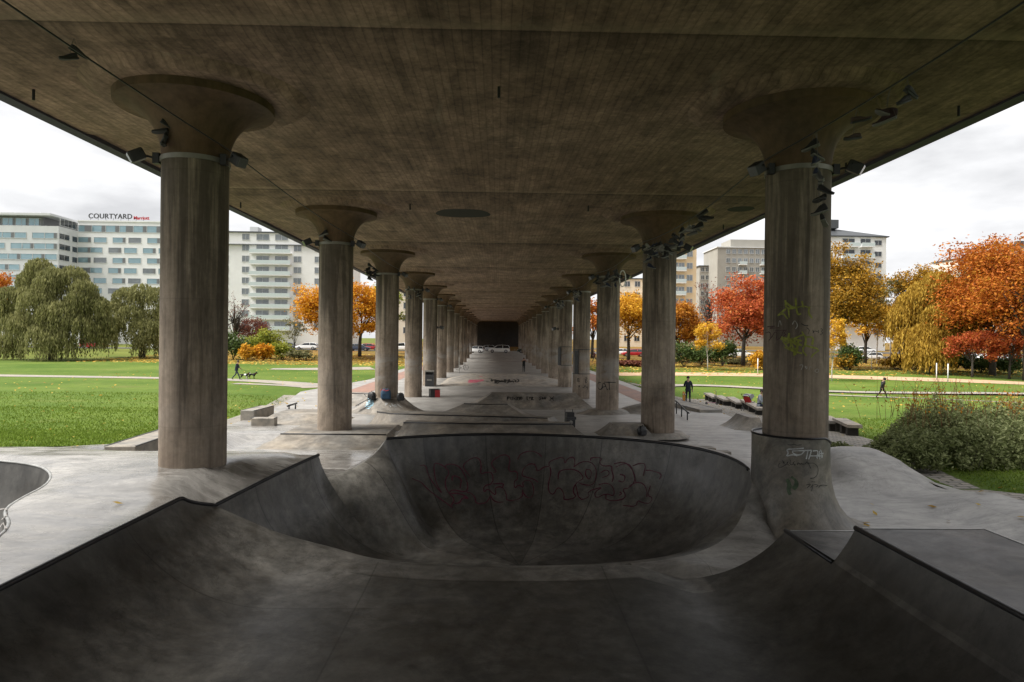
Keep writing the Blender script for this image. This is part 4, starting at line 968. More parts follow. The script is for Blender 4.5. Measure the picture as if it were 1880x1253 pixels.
# --- grey brown block far right of it
gx0, gx1 = pX(1318, 235), pX(1420, 235)
gb, rf = apartment('apartment_building', gx0, gx1, 235, 36.5, 16, 'wallgrey', 'grey brown apartment block with white framed windows behind the red tree', [(3.0+2.05*i, 1.35) for i in range(8)], [(7.2, 2.6, 1, 6), (14.6, 2.6, 1, 6)], fh=3.1, floors=8, glass='glasspale', roof='wallpale')
mb = MB(); mb.box((gx0+12, 243, 38.2), (13, 10, 3.2)); pchild2(mb.build('roof_storey', M['wallgrey']), rf, gb)
gl, rf = apartment('apartment_building', pX(1285, 245), pX(1317, 245), 245, 31, 16, 'wallgrey', 'low narrow dark grey house behind bare branches beside the yellow tower', [(.5+1.7*i, 1.1) for i in range(4)], [], fh=2.9, floors=7, glass='glassdark', roof='roofdark')
# --- white block behind the golden oak
wx0, wx1 = pX(1470, 185), pX(1633, 185)
wb, rf = apartment('apartment_building', wx0, wx1, 185, 33.0, 15, 'wallwhite', 'white apartment block with a pyramid roof behind the golden oak', [(wx1-wx0-3.3, 2.0)], [(wx1-wx0-13.0, 5.0, 0, 8), (wx1-wx0-7.6, 3.6, 0, 8)], fh=3.05, floors=9, glass='glassdark', eave=.55, zoff=.85, wh=1.35)
p0, d, n, L = face_axes((wx0, 185), (wx1, 185))
for r in range(7):
    for u in (L-12.2, L-7.2): window(wb, p0, d, n, u, 33.-3.05*(r+1)+1.3, 3.4 if u < L-8 else 2.8, 1.3, 'glassdark', None, 1)
cx = (wx0+wx1)/2-2; mb = MB(); mb.add([(wx0-.3, 184.6, 33.34), (wx1+.3, 184.6, 33.34), (wx1+.3, 200.4, 33.34), (wx0-.3, 200.4, 33.34), (cx-4, 192, 36.4), (cx+2, 192, 36.4)], [(0, 1, 5, 4), (1, 2, 5), (2, 3, 4, 5), (3, 0, 4)])
pchild2(mb.build('roof_pitch', M['roofdark']), rf, wb)
mb = MB(); mb.box((pX(1531, 190), 190, 37.2), (2.6, 2.2, 2.4)); pchild2(mb.build('chimney', M['roofdark']), rf, wb)
# --- roofs on the hill at the far right
for (px0, px1, Y, zt, mat, lab) in ((1768, 1834, 210, 30.5, 'wallcream', 'pale house with a dark roof showing above the weeping yellow tree'), (1842, 1960, 200, 33.6, 'wallgrey', 'brown grey house on the hill above the orange trees at the right edge')):
    hb, rf = apartment('house', pX(px0, Y), pX(px1, Y), Y, zt, 12, mat, lab, [(1.0+2.3*i, 1.3) for i in range(4)], [], fh=2.9, floors=4, glass='glassdark', z0=2)
    x0, x1 = pX(px0, Y), pX(px1, Y); mb = MB(); mb.box(((x0+x1)/2+1, Y+5, zt+1.1), (2, 1.5, 1.8)); pchild2(mb.build('chimney', M['roofdark']), rf, hb)
# --- low street buildings
lb, rf = apartment('shop_building', -150, -100, 172, 7.0, 10, 'wallwhite', 'long low white street building glimpsed through the willow', [(4+6*i, 3.5) for i in range(8)], [], fh=4, floors=1, glass='glassdark', zoff=1.2)
lb2, rf = apartment('shop_building', pX(690, 178), pX(760, 178), 178, 17, 10, 'wallcream', 'pale cream street building between the third and fourth left columns', [(1.2+3*i, 1.6) for i in range(3)], [], fh=3.2, floors=5, glass='glassdark')
lb3, rf = apartment('shop_building', pX(1120, 200), pX(1216, 200), 200, 22, 10, 'wallcream', 'cream apartment house hidden by the golden tree behind the second right column', [(1.2+3*i, 1.6) for i in range(5)], [], fh=3.2, floors=6, glass='glassdark')
# ------------------------------------------------------------------ trees, shrubs
def leaf_mat(name, cols, rough=.75):
    q = NT(name); r = q.n('NewGeometry').outputs['Random Per Island']; n = q.noise(q.pos(obj=False), .38, 4, .7)
    k = len(cols); v = q.math('ADD', q.math('MULTIPLY', r, .48), q.math('MULTIPLY', n, .62))
    c = q.ramp(v, [(.2+.6*i/(k-1), cc) for i, cc in enumerate(cols)])
    q.set(Base_Color=c, Roughness=rough, Specular_IOR_Level=.2)
    tr = q.n('BsdfTranslucent', {'Color': c}); mxs = q.n('MixShader', {0: .35}); q.t.links.new(q.b.outputs[0], mxs.inputs[1]); q.t.links.new(tr.outputs[0], mxs.inputs[2])
    q.t.links.new(mxs.outputs[0], q.t.nodes['Material Output'].inputs[0]); return q.m
LM = dict(
    willow=leaf_mat('willow_leaves', [(.08, .084, .028), (.19, .19, .070), (.34, .325, .14)]),
    orange=leaf_mat('orange_maple_leaves', [(.26, .10, .010), (.52, .21, .014), (.62, .29, .018), (.70, .42, .04)]),
    golden=leaf_mat('golden_leaves', [(.30, .13, .012), (.55, .28, .02), (.70, .42, .045)]),
    brown=leaf_mat('brown_orange_leaves', [(.22, .075, .012), (.42, .16, .018), (.55, .27, .03)]),
    red=leaf_mat('red_leaves', [(.16, .035, .016), (.40, .08, .028), (.48, .11, .035), (.52, .20, .05)]),
    oak=leaf_mat('golden_oak_leaves', [(.10, .075, .014), (.24, .15, .018), (.38, .20, .02), (.50, .28, .03)]),
    yellow=leaf_mat('yellow_birch_leaves', [(.40, .20, .018), (.62, .36, .03), (.72, .47, .06)]),
    weep=leaf_mat('weeping_yellow_leaves', [(.20, .125, .02), (.38, .23, .03), (.50, .33, .055)]),
    rust=leaf_mat('rusty_orange_leaves', [(.15, .040, .010), (.36, .10, .016), (.46, .14, .018), (.50, .24, .03)]),
    green=leaf_mat('shrub_leaves', [(.025, .045, .012), (.06, .095, .025), (.11, .15, .04)]),
    lime=leaf_mat('yellow_green_leaves', [(.09, .12, .018), (.21, .24, .03), (.35, .34, .05)]),
    sparse=leaf_mat('grey_green_leaves', [(.07, .08, .03), (.14, .14, .06), (.22, .19, .09)]),
    maroon=leaf_mat('maroon_leaves', [(.07, .022, .018), (.15, .05, .035), (.22, .09, .05)]),
    bush=leaf_mat('bush_leaves', [(.07, .092, .032), (.17, .20, .074), (.35, .375, .18)]))
M['bark'] = simple('dark_bark', (.05, .042, .034), .9, var=.3, scale=3)
M['birch'] = simple('white_birch_bark', (.50, .48, .45), .8, var=.25, scale=5)
def leaves(C, size, aspect=1.6, up=.35, rng=RNG):
    n = len(C); nrm = rng.normal(size=(n, 3)); nrm[:, 2] = np.abs(nrm[:, 2])+up; nrm /= np.linalg.norm(nrm, axis=1)[:, None]
    a = rng.normal(size=(n, 3)); u = np.cross(nrm, a); u /= np.linalg.norm(u, axis=1)[:, None]; v = np.cross(nrm, u)
    s = (size*rng.uniform(.6, 1.4, n))[:, None]
    V = np.stack([C-u*s*aspect/2, C+v*s*.45-u*s*.05, C+u*s*aspect/2, C-v*s*.45+u*s*.1], 1).reshape(-1, 3)
    return V, np.arange(4*n).reshape(-1, 4)
def clumps(lobes, m, shell=.55, rng=RNG):
    out = []
    W = np.array([l[3]*l[4]*l[5] for l in lobes])**.67; W = np.maximum(1, np.round(m*W/W.sum())).astype(int)
    for l, k in zip(lobes, W):
        d = rng.normal(size=(k, 3)); d /= np.linalg.norm(d, axis=1)[:, None]; d[:, 2] = np.where(d[:, 2] < -.55, -d[:, 2], d[:, 2])
        r = rng.uniform(shell, 1.0, k)[:, None]; out.append(np.array(l[:3]) + d*r*np.array(l[3:6]))
    return np.concatenate(out)
def tree(name, base, H, W, mat, lab, n=6000, leaf=.34, nclump=70, trunk_r=.28, crown0=.25, bark='bark', group='trees round the park', flat=.6, cs=.16, lobes=None, limbs=12, seed=0, lean=0.):
    rng = np.random.default_rng(seed+int(abs(base[0]*7)+abs(base[1]*13))); x, y = base; z = gz(x, y)
    root = empty(name, (x, y, z), label=lab, cat='tree', group=group)
    if lobes is None:
        hc = H*(1-crown0); zc = H*crown0+hc*.5
        lobes = [(0, 0, zc, W*.46, W*.46, hc*.46)]
        for i in range(6):
            a = rng.uniform(0, 6.28); q = rng.uniform(.35, .6); lobes.append((W*.30*math.cos(a), W*.30*math.sin(a), H*crown0+hc*rng.uniform(.25, .80), W*.25*q*1.7, W*.25*q*1.7, hc*.22))
    K = clumps(lobes, nclump, rng=rng); per = rng.dirichlet(np.ones(len(K))*3)*n; C = []
    for c, k in zip(K, per):
        k = max(3, int(k)); g = np.clip(rng.normal(size=(k, 3)), -1.9, 1.9)*np.array([1, 1, flat])*cs*W*rng.uniform(.35, .72); C.append(c+g)
    C = np.concatenate(C); C = np.concatenate([C, C+rng.normal(size=C.shape)*leaf*.7]); leaf = leaf*.70; C[:, 2] = np.maximum(C[:, 2], H*crown0*.55)
    V, Fq = leaves(C, leaf, rng=rng); mesh_np('crown', V, Fq, mat, root)
    mb = MB(); top = Vector((lean*H*.3, 0, H*.72)); pts = [Vector((0, 0, -.4)), Vector((.02*H*lean, .0, H*.18)), Vector((lean*H*.12+rng.uniform(-.03, .03)*H, 0, H*.42)), top]
    mb.tube(pts, [trunk_r*1.25, trunk_r, trunk_r*.7, trunk_r*.2], 8)
    tb = mb.build('trunk', M[bark], root, smooth=True)
    mb = MB()
    for i in rng.choice(len(K), min(limbs, len(K)), replace=False):
        e = Vector(K[i]); t = rng.uniform(.25, .75); s_ = pts[1].lerp(pts[2], t) if rng.random() < .6 else pts[2].lerp(pts[3], t*.6)
        mid = s_.lerp(e, .5)+Vector((0, 0, rng.uniform(0, .06)*H)); mb.tube([s_, mid, e], [trunk_r*.42, trunk_r*.26, trunk_r*.07], 5)
    if limbs: mb.build('limbs', M[bark], root, smooth=True)
    return root
def willow(base, H, W, lab, n=2600, seed=1, mat='willow', leafw=.16, name='willow_tree', lobes=None, Lr=(1.5, 5.0), trunk_r=.5, crown0=.0, bark='bark', tiers=None):
    rng = np.random.default_rng(seed); x, y = base; z = gz(x, y)
    root = empty(name, (x, y, z), label=lab, cat='tree', group='trees round the park')
    if tiers is None:
        tiers = []
        for i in range(26):
            a = rng.uniform(0, 6.283); r = W*.46*math.sqrt(rng.uniform(.02, 1)); zt = H*(1-.50*(r/(W*.5))**2.2)*rng.uniform(.72, 1.0)
            tiers.append((r*math.cos(a), r*math.sin(a), zt, W*rng.uniform(.09, .16)))
    C = []; per = max(8, n//len(tiers))
    for (tx, ty, tz, tr) in tiers:
        a = rng.uniform(0, 6.283, per); r = tr*np.sqrt(rng.uniform(0, 1, per)); dome = tz-.55*tr*(r/tr)**2
        L = rng.uniform(*Lr, per)*(.45+.75*(r/tr)); top = np.stack([tx+r*np.cos(a), ty+r*np.sin(a), dome], 1)
        out = np.stack([np.cos(a), np.sin(a), 0*a], 1)
        steps = 9
        for s_ in range(steps):
            t = (s_+rng.uniform(0, 1, per))/steps
            p = top + out*(tr*.22*t**.6)[:, None] + np.stack([rng.normal(0, .07, per), rng.normal(0, .07, per), -L*t], 1)
            C.append(p)
    C = np.concatenate(C); C = C[C[:, 2] > .15+H*crown0]; m_ = len(C)
    ax = rng.normal(size=(m_, 3))*np.array([.28, .28, .1]); ax[:, 2] -= 1; ax /= np.linalg.norm(ax, axis=1)[:, None]
    sd = np.cross(ax, rng.normal(size=(m_, 3))); sd /= np.linalg.norm(sd, axis=1)[:, None]; ln = rng.uniform(.35, .75, m_)[:, None]*H/15; w_ = (leafw*rng.uniform(.6, 1.3, m_))[:, None]
    V = np.stack([C-ax*ln/2, C+sd*w_/2, C+ax*ln/2, C-sd*w_/2], 1).reshape(-1, 3)
    mesh_np('crown', V, np.arange(4*m_).reshape(-1, 4), LM[mat], root)
    mb = MB(); pts = [Vector((0, 0, -.3)), Vector((.1, 0, H*.12)), Vector((-.2, 0, H*.3)), Vector((.1, 0, H*.55))]; mb.tube(pts, [trunk_r*1.2, trunk_r, trunk_r*.8, trunk_r*.3], 8); mb.build('trunk', M[bark], root, smooth=True)
    mb = MB()
    for (tx, ty, tz, tr) in tiers[::2]:
        e = Vector((tx, ty, tz-tr*.5)); s_ = pts[1].lerp(pts[3], min(.9, tz/H*.7)); mb.tube([s_, s_.lerp(e, .5)+Vector((0, 0, .08*H)), e], [trunk_r*.35, trunk_r*.22, .04], 5)
    mb.build('limbs', M[bark], root, smooth=True); return root
def G(px, Y): return (pX(px, Y), Y)
willow(G(108, 102), 15.3, 15.0, 'large drooping green willow at the left edge of the lawn', n=5200, seed=3, Lr=(1.4, 4.2),
       tiers=[(-6.4, 0, 8.2, 1.5), (-5.2, -1.5, 10.6, 1.7), (-3.6, .5, 13.2, 1.7), (-2.0, 0, 14.9, 1.8), (.4, -.8, 13.6, 1.9), (2.6, .5, 13.9, 1.9), (4.8, -.5, 11.8, 1.8), (6.8, -.5, 9.4, 1.6), (7.9, 0, 6.6, 1.2), (-3.0, -2.6, 7.0, 2.2), (-6.2, -1, 3.6, 1.9), (-.2, -3.0, 10.2, 2.4), (2.6, -3.4, 8.6, 2.4), (5.2, -2.6, 6.6, 2.1), (1.6, -4.6, 5.2, 2.6), (3.4, -4.4, 4.4, 2.3), (-1.4, -3.8, 6.6, 2.0), (0, 3, 9, 3), (-4, 3, 7, 2.6), (4, 3, 8, 2.6), (-2.4, -1.4, 10.8, 1.8), (.4, -2, 12.4, 1.6), (4.6, -1.8, 10.0, 1.6), (6.8, -1.2, 5.6, 1.6)])
willow(G(268, 112), 12.6, 13.0, 'second smaller willow standing partly behind the nearest left column', n=2600, seed=8, Lr=(1.2, 3.6),
       tiers=[(-4.2, 0, 9.2, 1.9), (-2.4, 0, 11.4, 2.0), (0, 0, 12.0, 2.2), (2.4, 0, 11.4, 2.2), (4.5, 0, 9.6, 2.2), (-3.4, -2, 6.6, 1.6), (-.6, -2.4, 8.4, 2.0), (1.6, -2.6, 6.4, 2.0), (3.8, -2, 6.0, 2.0), (-5.2, -.6, 5.2, 1.3), (2.2, -3, 4.2, 1.8), (0, 2.5, 8, 2.6)])
tree('maple_tree', G(-6, 128), 15.5, 9, LM['rust'], 'rust coloured tree cut by the left edge of the picture', 2600, .36, 40)
tree('maple_tree', G(598, 112), 12.6, 9.6, LM['orange'], 'bright orange maple left of the second left column', 6500, .33, 70, crown0=.1, seed=2)
tree('maple_tree', G(662, 118), 13.2, 10.0, LM['orange'], 'bright orange maple showing between the second and third left columns', 6500, .34, 70, crown0=.1, seed=5)
tree('lime_tree', G(708, 132), 14.0, 7.5, LM['lime'], 'yellow green tree just left of the third left column', 2600, .36, 40)
tree('bare_tree', G(436, 120), 11.0, 6.5, LM['maroon'], 'nearly leafless grey tree in front of the balcony block', 260, .22, 60, trunk_r=.2, limbs=60, crown0=.2)
tree('maroon_tree', G(466, 124), 6.6, 6.5, LM['maroon'], 'small maroon leaved tree in front of the balcony block', 2600, .26, 40, trunk_r=.14, crown0=.15)
tree('young_tree', G(543, 110), 7.8, 3.2, LM['sparse'], 'slim sparse young tree left of the orange maple', 420, .22, 26, trunk_r=.09, limbs=20)
tree('golden_tree', G(1155, 118), 12.4, 11.5, LM['golden'], 'golden tree between the second and third right columns', 7000, .34, 80, crown0=.14, seed=4)
tree('golden_tree', G(1248, 116), 10.6, 9.0, LM['brown'], 'brown orange tree right of the second right column', 5600, .32, 64, crown0=.12, seed=6)
tree('maple_tree', G(1088, 128), 12, 7, LM['rust'], 'rust coloured tree showing beside the fourth right column', 2400, .36, 40)
tree('birch_tree', G(1302, 98), 7.4, 3.4, LM['yellow'], 'small yellow birch with a white trunk beside the yellow tower', 2300, .22, 40, trunk_r=.07, crown0=.2, bark='birch', cs=.2)
tree('red_tree', G(1368, 108), 14.4, 11.5, LM['red'], 'wide red leaved tree left of the nearest right column', 9500, .32, 90, crown0=.10, trunk_r=.32, seed=3)
tree('bare_tree', G(1305, 140), 17, 6, LM['maroon'], 'bare dark twigged tree between the yellow tower and the red tree', 300, .25, 70, trunk_r=.2, limbs=70, crown0=.2)
tree('oak_tree', G(1556, 104), 19.6, 11.0, LM['oak'], 'tall golden brown oak right of the nearest right column', 12500, .34, 105, crown0=.08, trunk_r=.4, seed=9)
tree('birch_tree', G(1534, 82), 8.4, 2.8, LM['yellow'], 'slim amber birch with a white trunk right of the nearest right column', 2200, .19, 40, trunk_r=.06, crown0=.24, bark='birch', cs=.22)
tree('birch_tree', G(1618, 118), 15.5, 5.0, LM['sparse'], 'thin grey green birch beside the white block', 1500, .26, 50, trunk_r=.10, bark='birch', limbs=24)
tree('birch_tree', G(1643, 124), 16.5, 5.4, LM['sparse'], 'thin grey green birch left of the weeping yellow tree', 1900, .26, 50, trunk_r=.10, bark='birch', limbs=24, seed=2)
tree('golden_tree', G(1700, 122), 17.6, 10.5, LM['oak'], 'golden brown tree rising behind the weeping yellow tree', 5200, .36, 70, seed=7)
willow(G(1722, 96), 15.6, 11.5, 'weeping yellow tree with hanging branches on the right lawn', n=4200, seed=5, mat='weep', leafw=.17, name='weeping_tree', Lr=(1.3, 4.0), trunk_r=.35,
       tiers=[(-4.4, 0, 9.6, 1.6), (-3.2, 0, 11.6, 1.8), (-1.4, 0, 13.2, 1.9), (.6, 0, 14.4, 2.0), (2.4, 0, 13.6, 1.9), (4.0, 0, 11.8, 1.7), (5.2, 0, 9.4, 1.5), (-4.6, -2, 6.2, 1.8), (-2.8, -2.6, 7.0, 2.0), (-.8, -2.2, 9.8, 2.0), (1.4, -2.4, 10.4, 2.0), (3.2, -2, 8.6, 1.8), (-3.6, -3.4, 4.6, 2.0), (-1.4, -3.6, 5.0, 1.9), (.4, -2.6, 6.2, 1.6), (0, 2, 11, 2.6), (-3, 2, 9, 2.2), (3, 2, 9, 2.2)])
tree('rust_tree', G(1836, 92), 18.6, 15.0, LM['rust'], 'large rust orange tree at the right edge of the lawn', 13000, .33, 120, crown0=.12, trunk_r=.38, seed=2)
tree('rust_tree', G(1900, 84), 17.2, 12.5, LM['rust'], 'rust orange tree cut by the right edge of the picture', 8000, .33, 90, crown0=.12, trunk_r=.34, seed=4)
tree('rust_tree', G(1788, 104), 12.4, 7.5, LM['brown'], 'brown orange tree between the weeping tree and the large rust tree', 4200, .33, 60, seed=12, crown0=.15)
tree('red_tree', G(1798, 88), 6.2, 5.8, LM['red'], 'low red bushy tree beneath the large rust tree', 2600, .27, 40, trunk_r=.14, crown0=.3)
tree('red_tree', G(1868, 86), 6.4, 6.6, LM['red'], 'low red bushy tree nearest the right edge', 2600, .27, 40, trunk_r=.14, crown0=.25, seed=5)
tree('golden_tree', G(1662, 114), 11.5, 8.0, LM['oak'], 'golden brown tree filling the gap left of the weeping yellow tree', 4200, .34, 60, seed=21, crown0=.2)
tree('golden_tree', G(1758, 116), 15.6, 9.0, LM['brown'], 'brown golden tree between the weeping tree and the large rust tree, farther back', 4800, .36, 60, seed=22, crown0=.06)
tree('golden_tree', G(1596, 120), 12.0, 7.5, LM['golden'], 'golden tree low beside the oak in front of the white block', 3600, .34, 50, seed=23, crown0=.36)
tree('maple_tree', G(1420, 118), 12.5, 8.0, LM['red'], 'red tree hidden mostly by the nearest right column', 3200, .34, 50, seed=24, crown0=.08)
tree('rust_tree', G(1885, 118), 19.5, 12.0, LM['rust'], 'tall rust tree farther back at the right edge of the park', 5200, .36, 70, seed=25, crown0=.06)
tree('ash_tree', G(1806, 142), 24.0, 11.0, LM['sparse'], 'tall grey green tree on the rise behind the rust trees', 5000, .4, 70, seed=31, crown0=.06)
def shrub(px, Y, H, W, mat, lab, n=1800, leaf=.24):
    x, y = G(px, Y); rng = np.random.default_rng(int(px)); root = empty('shrub', (x, y, gz(x, y)), label=lab, cat='shrub', group='shrubs along the street')
    lob = [(0, 0, H*.45, W*.48, W*.35, H*.5)] + [(rng.uniform(-.35, .35)*W, rng.uniform(-.2, .2)*W, H*rng.uniform(.35, .7), W*.22, W*.2, H*.3) for _ in range(4)]
    K = clumps(lob, 34, .3, rng); C = np.repeat(K, max(1, n//len(K)), 0); C = C+rng.normal(size=C.shape)*np.array([.10*W, .10*W, .10*H]); C = C[C[:, 2] > .05]
    V, Fq = leaves(C, leaf, rng=rng); mesh_np('foliage', V, Fq, LM[mat], root)
    mb = MB()
    for i in range(7):
        a = rng.uniform(0, 6.28); mb.tube([(0, 0, -.2), (W*.15*math.cos(a), W*.12*math.sin(a), H*.4), (W*.3*math.cos(a), W*.22*math.sin(a), H*.75)], [.05, .035, .015], 5)
    mb.build('stems', M['bark'], root)
for px, Y, H, W, mat, lab in ((432, 108, 4.4, 5.0, 'green', 'dark green shrub just right of the nearest left column'), (462, 111, 3.6, 5.0, 'lime', 'yellow green shrub beside the dark green one'), (500, 112, 4.9, 5.2, 'lime', 'tallest yellow green shrub of the left hedge'),
                     (456, 105, 2.4, 2.8, 'golden', 'small amber shrub in front of the left hedge'), (487, 105, 2.6, 2.8, 'orange', 'small bright orange shrub in front of the left hedge'), (522, 108, 2.6, 4.4, 'lime', 'olive yellow shrub at the right part of the left hedge'),
                     (556, 108, 1.6, 5.0, 'sparse', 'low clipped olive hedge shrub left of the second left column'), (1258, 104, 4.0, 6.0, 'green', 'dark green shrub right of the second right column'), (1290, 108, 3.0, 4.0, 'green', 'dark green shrub behind the small yellow birch'),
                     (1330, 106, 4.2, 3.6, 'green', 'dark shrub left of the red tree trunk'), (1402, 100, 2.6, 3.4, 'golden', 'golden shrub at the left edge of the nearest right column'), (1352, 112, .8, 6.0, 'sparse', 'low brown olive shrub in front of the dark parked car'),
                     (1568, 100, 4.0, 3.6, 'green', 'dark green shrub under the golden oak'), (1655, 102, 2.2, 5.0, 'oak', 'low brown shrub under the weeping yellow tree'), (1690, 104, 2.6, 5.0, 'green', 'dark shrub behind the weeping yellow tree'),
                     (1765, 100, 2.6, 5.0, 'green', 'dark shrub left of the large rust tree trunk'), (1815, 98, 2.6, 5.0, 'green', 'dark shrub behind the large rust tree trunk'), (1870, 96, 2.4, 5.0, 'green', 'dark shrub at the right edge under the rust trees'),
                     (1160, 104, .9, 5.5, 'maroon', 'low maroon hedge shrub in front of the red car'), (1210, 106, .9, 4, 'maroon', 'low maroon hedge shrub behind the second right column'), (1560, 100, 2.6, 4, 'oak', 'brown shrub beside the amber birch trunk')):
    shrub(px, Y, H, W, mat, lab)
# the big bush beside the cobbles
def big_bush():
    rng = np.random.default_rng(5); root = empty('bush', (15.5, 20.0, gz(15.5, 20)), label='big dense grey green bush beside the cobbles on the right', cat='bush')
    z0 = gz(15.5, 20)
    def hgt(x, y):
        u = (x-10.7-(y-20)*.5)/2.3; e = np.clip(1-np.abs((y-20.9)/2.6)**2.4, 0, 1)
        return (1.45*sm(0, 1, u)+.18*np.sin(x*1.9)+.14*np.sin(x*3.7+1)+.1*np.sin(y*3.1))*e**.5*(1-sm(20.5, 23.5, x))
    n = 130000; x = rng.uniform(10.2, 23, n); y = rng.uniform(17.3, 23, n); h = hgt(x, y)
    # upright shoots: leaves gather in tufts
    tx = rng.uniform(10.2, 23, 2600); ty = rng.uniform(17.3, 23, 2600); i = rng.integers(0, 2600, n)
    x = tx[i]+rng.normal(0, .07, n); y = ty[i]+rng.normal(0, .07, n); h = hgt(x, y); lean = rng.normal(0, .16, (2600, 2)); top = rng.uniform(.72, 1.12, 2600)[i]
    t = rng.uniform(0, 1, n)**.55; z = t*h*top; x += lean[i, 0]*t; y += lean[i, 1]*t
    k = (h > .12) & (z > .04); C = np.stack([x[k]-15.5, y[k]-20.0, z[k]], 1)
    V, Fq = leaves(C, .052, 2.4, .5, rng); mesh_np('foliage', V, Fq, LM['bush'], root)
    mb = MB()
    for j in range(500):
        x0, y0 = tx[j], ty[j]; hh = float(hgt(np.array([x0]), np.array([y0]))[0])
        if hh > .3: mb.tube([(x0-15.5, y0-20, -.05), (x0-15.5+lean[j, 0]*.5, y0-20+lean[j, 1]*.5, hh*.5), (x0-15.5+lean[j, 0], y0-20+lean[j, 1], hh*.95)], [.014, .010, .004], 4, cap=False)
    mb.build('stems', M['bark'], root, fix=False)['kind'] = 'stuff'
    # wispy dry shoots above it
    mb = MB()
    for j in range(170):
        x0 = rng.normal(13.6 if j % 2 else 16.6, .8); y0 = rng.uniform(19.5, 22.5); h0 = 1.0; H = rng.uniform(.75, 1.25)*(1.25 if j % 2 else 1.0)+h0
        l = rng.normal(0, .28, 2); mb.tube([(x0-15.5, y0-20, h0), (x0-15.5+l[0]*.4, y0-20+l[1]*.4, (h0+H)/2+.1), (x0-15.5+l[0], y0-20+l[1], H)], [.008, .006, .003], 3, cap=False)
    mb.build('dry_shoots', simple('dry_reddish_stems', (.20, .10, .04), .8, var=.4), root, fix=False)['kind'] = 'stuff'
    n = 900; j = rng.integers(0, 2, n); C = np.stack([np.where(j, rng.normal(-2.1, .8, n), rng.normal(1.1, .8, n)), rng.uniform(-.5, 2.5, n), 1.4+np.abs(rng.normal(0, .45, n))*np.where(j, 1.1, .7)], 1)
    V, Fq = leaves(C, .045, 2., .3, rng); mesh_np('dry_leaves', V, Fq, LM['brown'], root)
big_bush()
# ------------------------------------------------------------------ grass blades and fallen leaves
def grass():
    rng = np.random.default_rng(9); pts = []
    for (x0, x1, y0, y1, n) in ((-34, -9.2, 15, 26, 60000), (-38, -10, 26, 36, 26000), (-40, -10, 34, 46, 9000), (11.5, 26, 13.5, 26, 40000), (13, 34, 26, 36, 14000)):
        pts.append(np.stack([rng.uniform(x0, x1, n), rng.uniform(y0, y1, n)], 1))
    P = np.concatenate(pts); d, _ = dist_poly(P, PLAZA); P = P[(~in_poly(P, PLAZA)) & (d > .12)]
    cob = in_poly(P, [(10.4, 6), (14.4, 6), (13.1, 11), (12.1, 14.3), (12.0, 16.4), (12.3, 18.4), (13.0, 21), (14.0, 25), (15.1, 31), (15.7, 38), (16.6, 44), (11, 44), (9, 20)])
    lc = in_poly(P, [(-9.5, 16.2), (-10.55, 20), (-11.2, 25), (-12.1, 30), (-13.5, 40), (-9, 40)]); P = P[~cob & ~lc]
    z = lawnz(P[:, 0], P[:, 1]); n = len(P); a = rng.uniform(0, 6.283, n); s = rng.uniform(.010, .024, n)*(1+.02*P[:, 1]); h = rng.uniform(.03, .085, n)*(1+.012*P[:, 1])
    V = []; b = np.stack([P[:, 0], P[:, 1], z-.02], 1); dx = np.stack([np.cos(a), np.sin(a), 0*a], 1); ln = np.stack([rng.normal(0, .05, n), rng.normal(0, .05, n), h], 1)
    V = np.stack([b-dx*s[:, None]*.4, b+dx*s[:, None]*.4, b+ln+dx*s[:, None]*.5, b+ln*.8-dx*s[:, None]*.5], 1).reshape(-1, 3)
    q = leaf_mat('grass_blades', [(.09, .15, .016), (.13, .195, .025), (.17, .235, .036)], .9)
    tag(mesh_np('grass', V, np.arange(4*n).reshape(-1, 4), q), kind='stuff')
    # leaves on the ground
    zones = ((-36, -9.5, 15, 40, 330, .085), (-40, -12, 40, 100, 420, .14), (12, 34, 12, 44, 420, .10), (13, 60, 44, 100, 900, .16), (-60, -10, 96, 125, 3400, .34), (12, 80, 90, 125, 4200, .32), (-12, 11, 3, 45, 70, .09), (6.5, 11, 9, 15, 22, .11))
    C = []; Sz = []
    for x0, x1, y0, y1, k, s_ in zones: C.append(np.stack([rng.uniform(x0, x1, k), rng.uniform(y0, y1, k)], 1)); Sz.append(np.full(k, s_))
    C = np.concatenate(C); Sz = np.concatenate(Sz); ok = ~in_poly(C, HOLE) & ~in_poly(C, POOL) & ~((np.abs(C[:, 0]) < 9.6) & (C[:, 1] > 18) & (np.abs(C[:, 0]) > 0)); C = C[ok]; Sz = Sz[ok]
    ins = in_poly(C, PLAZA); z = np.where(ins, plaza_z(C), lawnz(C[:, 0], C[:, 1])); P = np.c_[C, z+.035]
    V, Fq = leaves(P, Sz, 1.3, 2.5, rng)
    tag(mesh_np('fallen_leaves', V, Fq, leaf_mat('fallen_leaf_colours', [(.20, .09, .02), (.48, .30, .05), (.60, .44, .10)])), kind='stuff')
grass()
# ------------------------------------------------------------------ street and cars
for nm, pts, w_ in (('street', [(-160, 146), (-60, 149), (-16, 152), (14, 152), (60, 148), (160, 140)], 9.0), ('street', [(20, 172), (70, 168), (160, 160)], 7.0)):
    strip(nm, pts, [w_]*len(pts), M['asphalt'], .05, 3.0)
def paint_mat(name, c): return simple(name, c, .28, .0, var=.03, spec=.6)
PM = dict(white=paint_mat('white_car_paint', (.74, .74, .73)), red=paint_mat('red_car_paint', (.32, .012, .015)), black=paint_mat('black_car_paint', (.012, .012, .014)), grey=paint_mat('grey_car_paint', (.12, .125, .13)),
          blue=paint_mat('dark_blue_car_paint', (.02, .03, .06)), green=paint_mat('dark_green_car_paint', (.012, .035, .022)), silver=paint_mat('silver_car_paint', (.42, .43, .44)))
M['tyre'] = simple('tyre_rubber', (.012, .012, .012), .85); M['rim'] = simple('alloy_rim', (.35, .35, .36), .35, .8); M['carglass'] = simple('tinted_car_glass', (.015, .018, .02), .08, spec=.9)
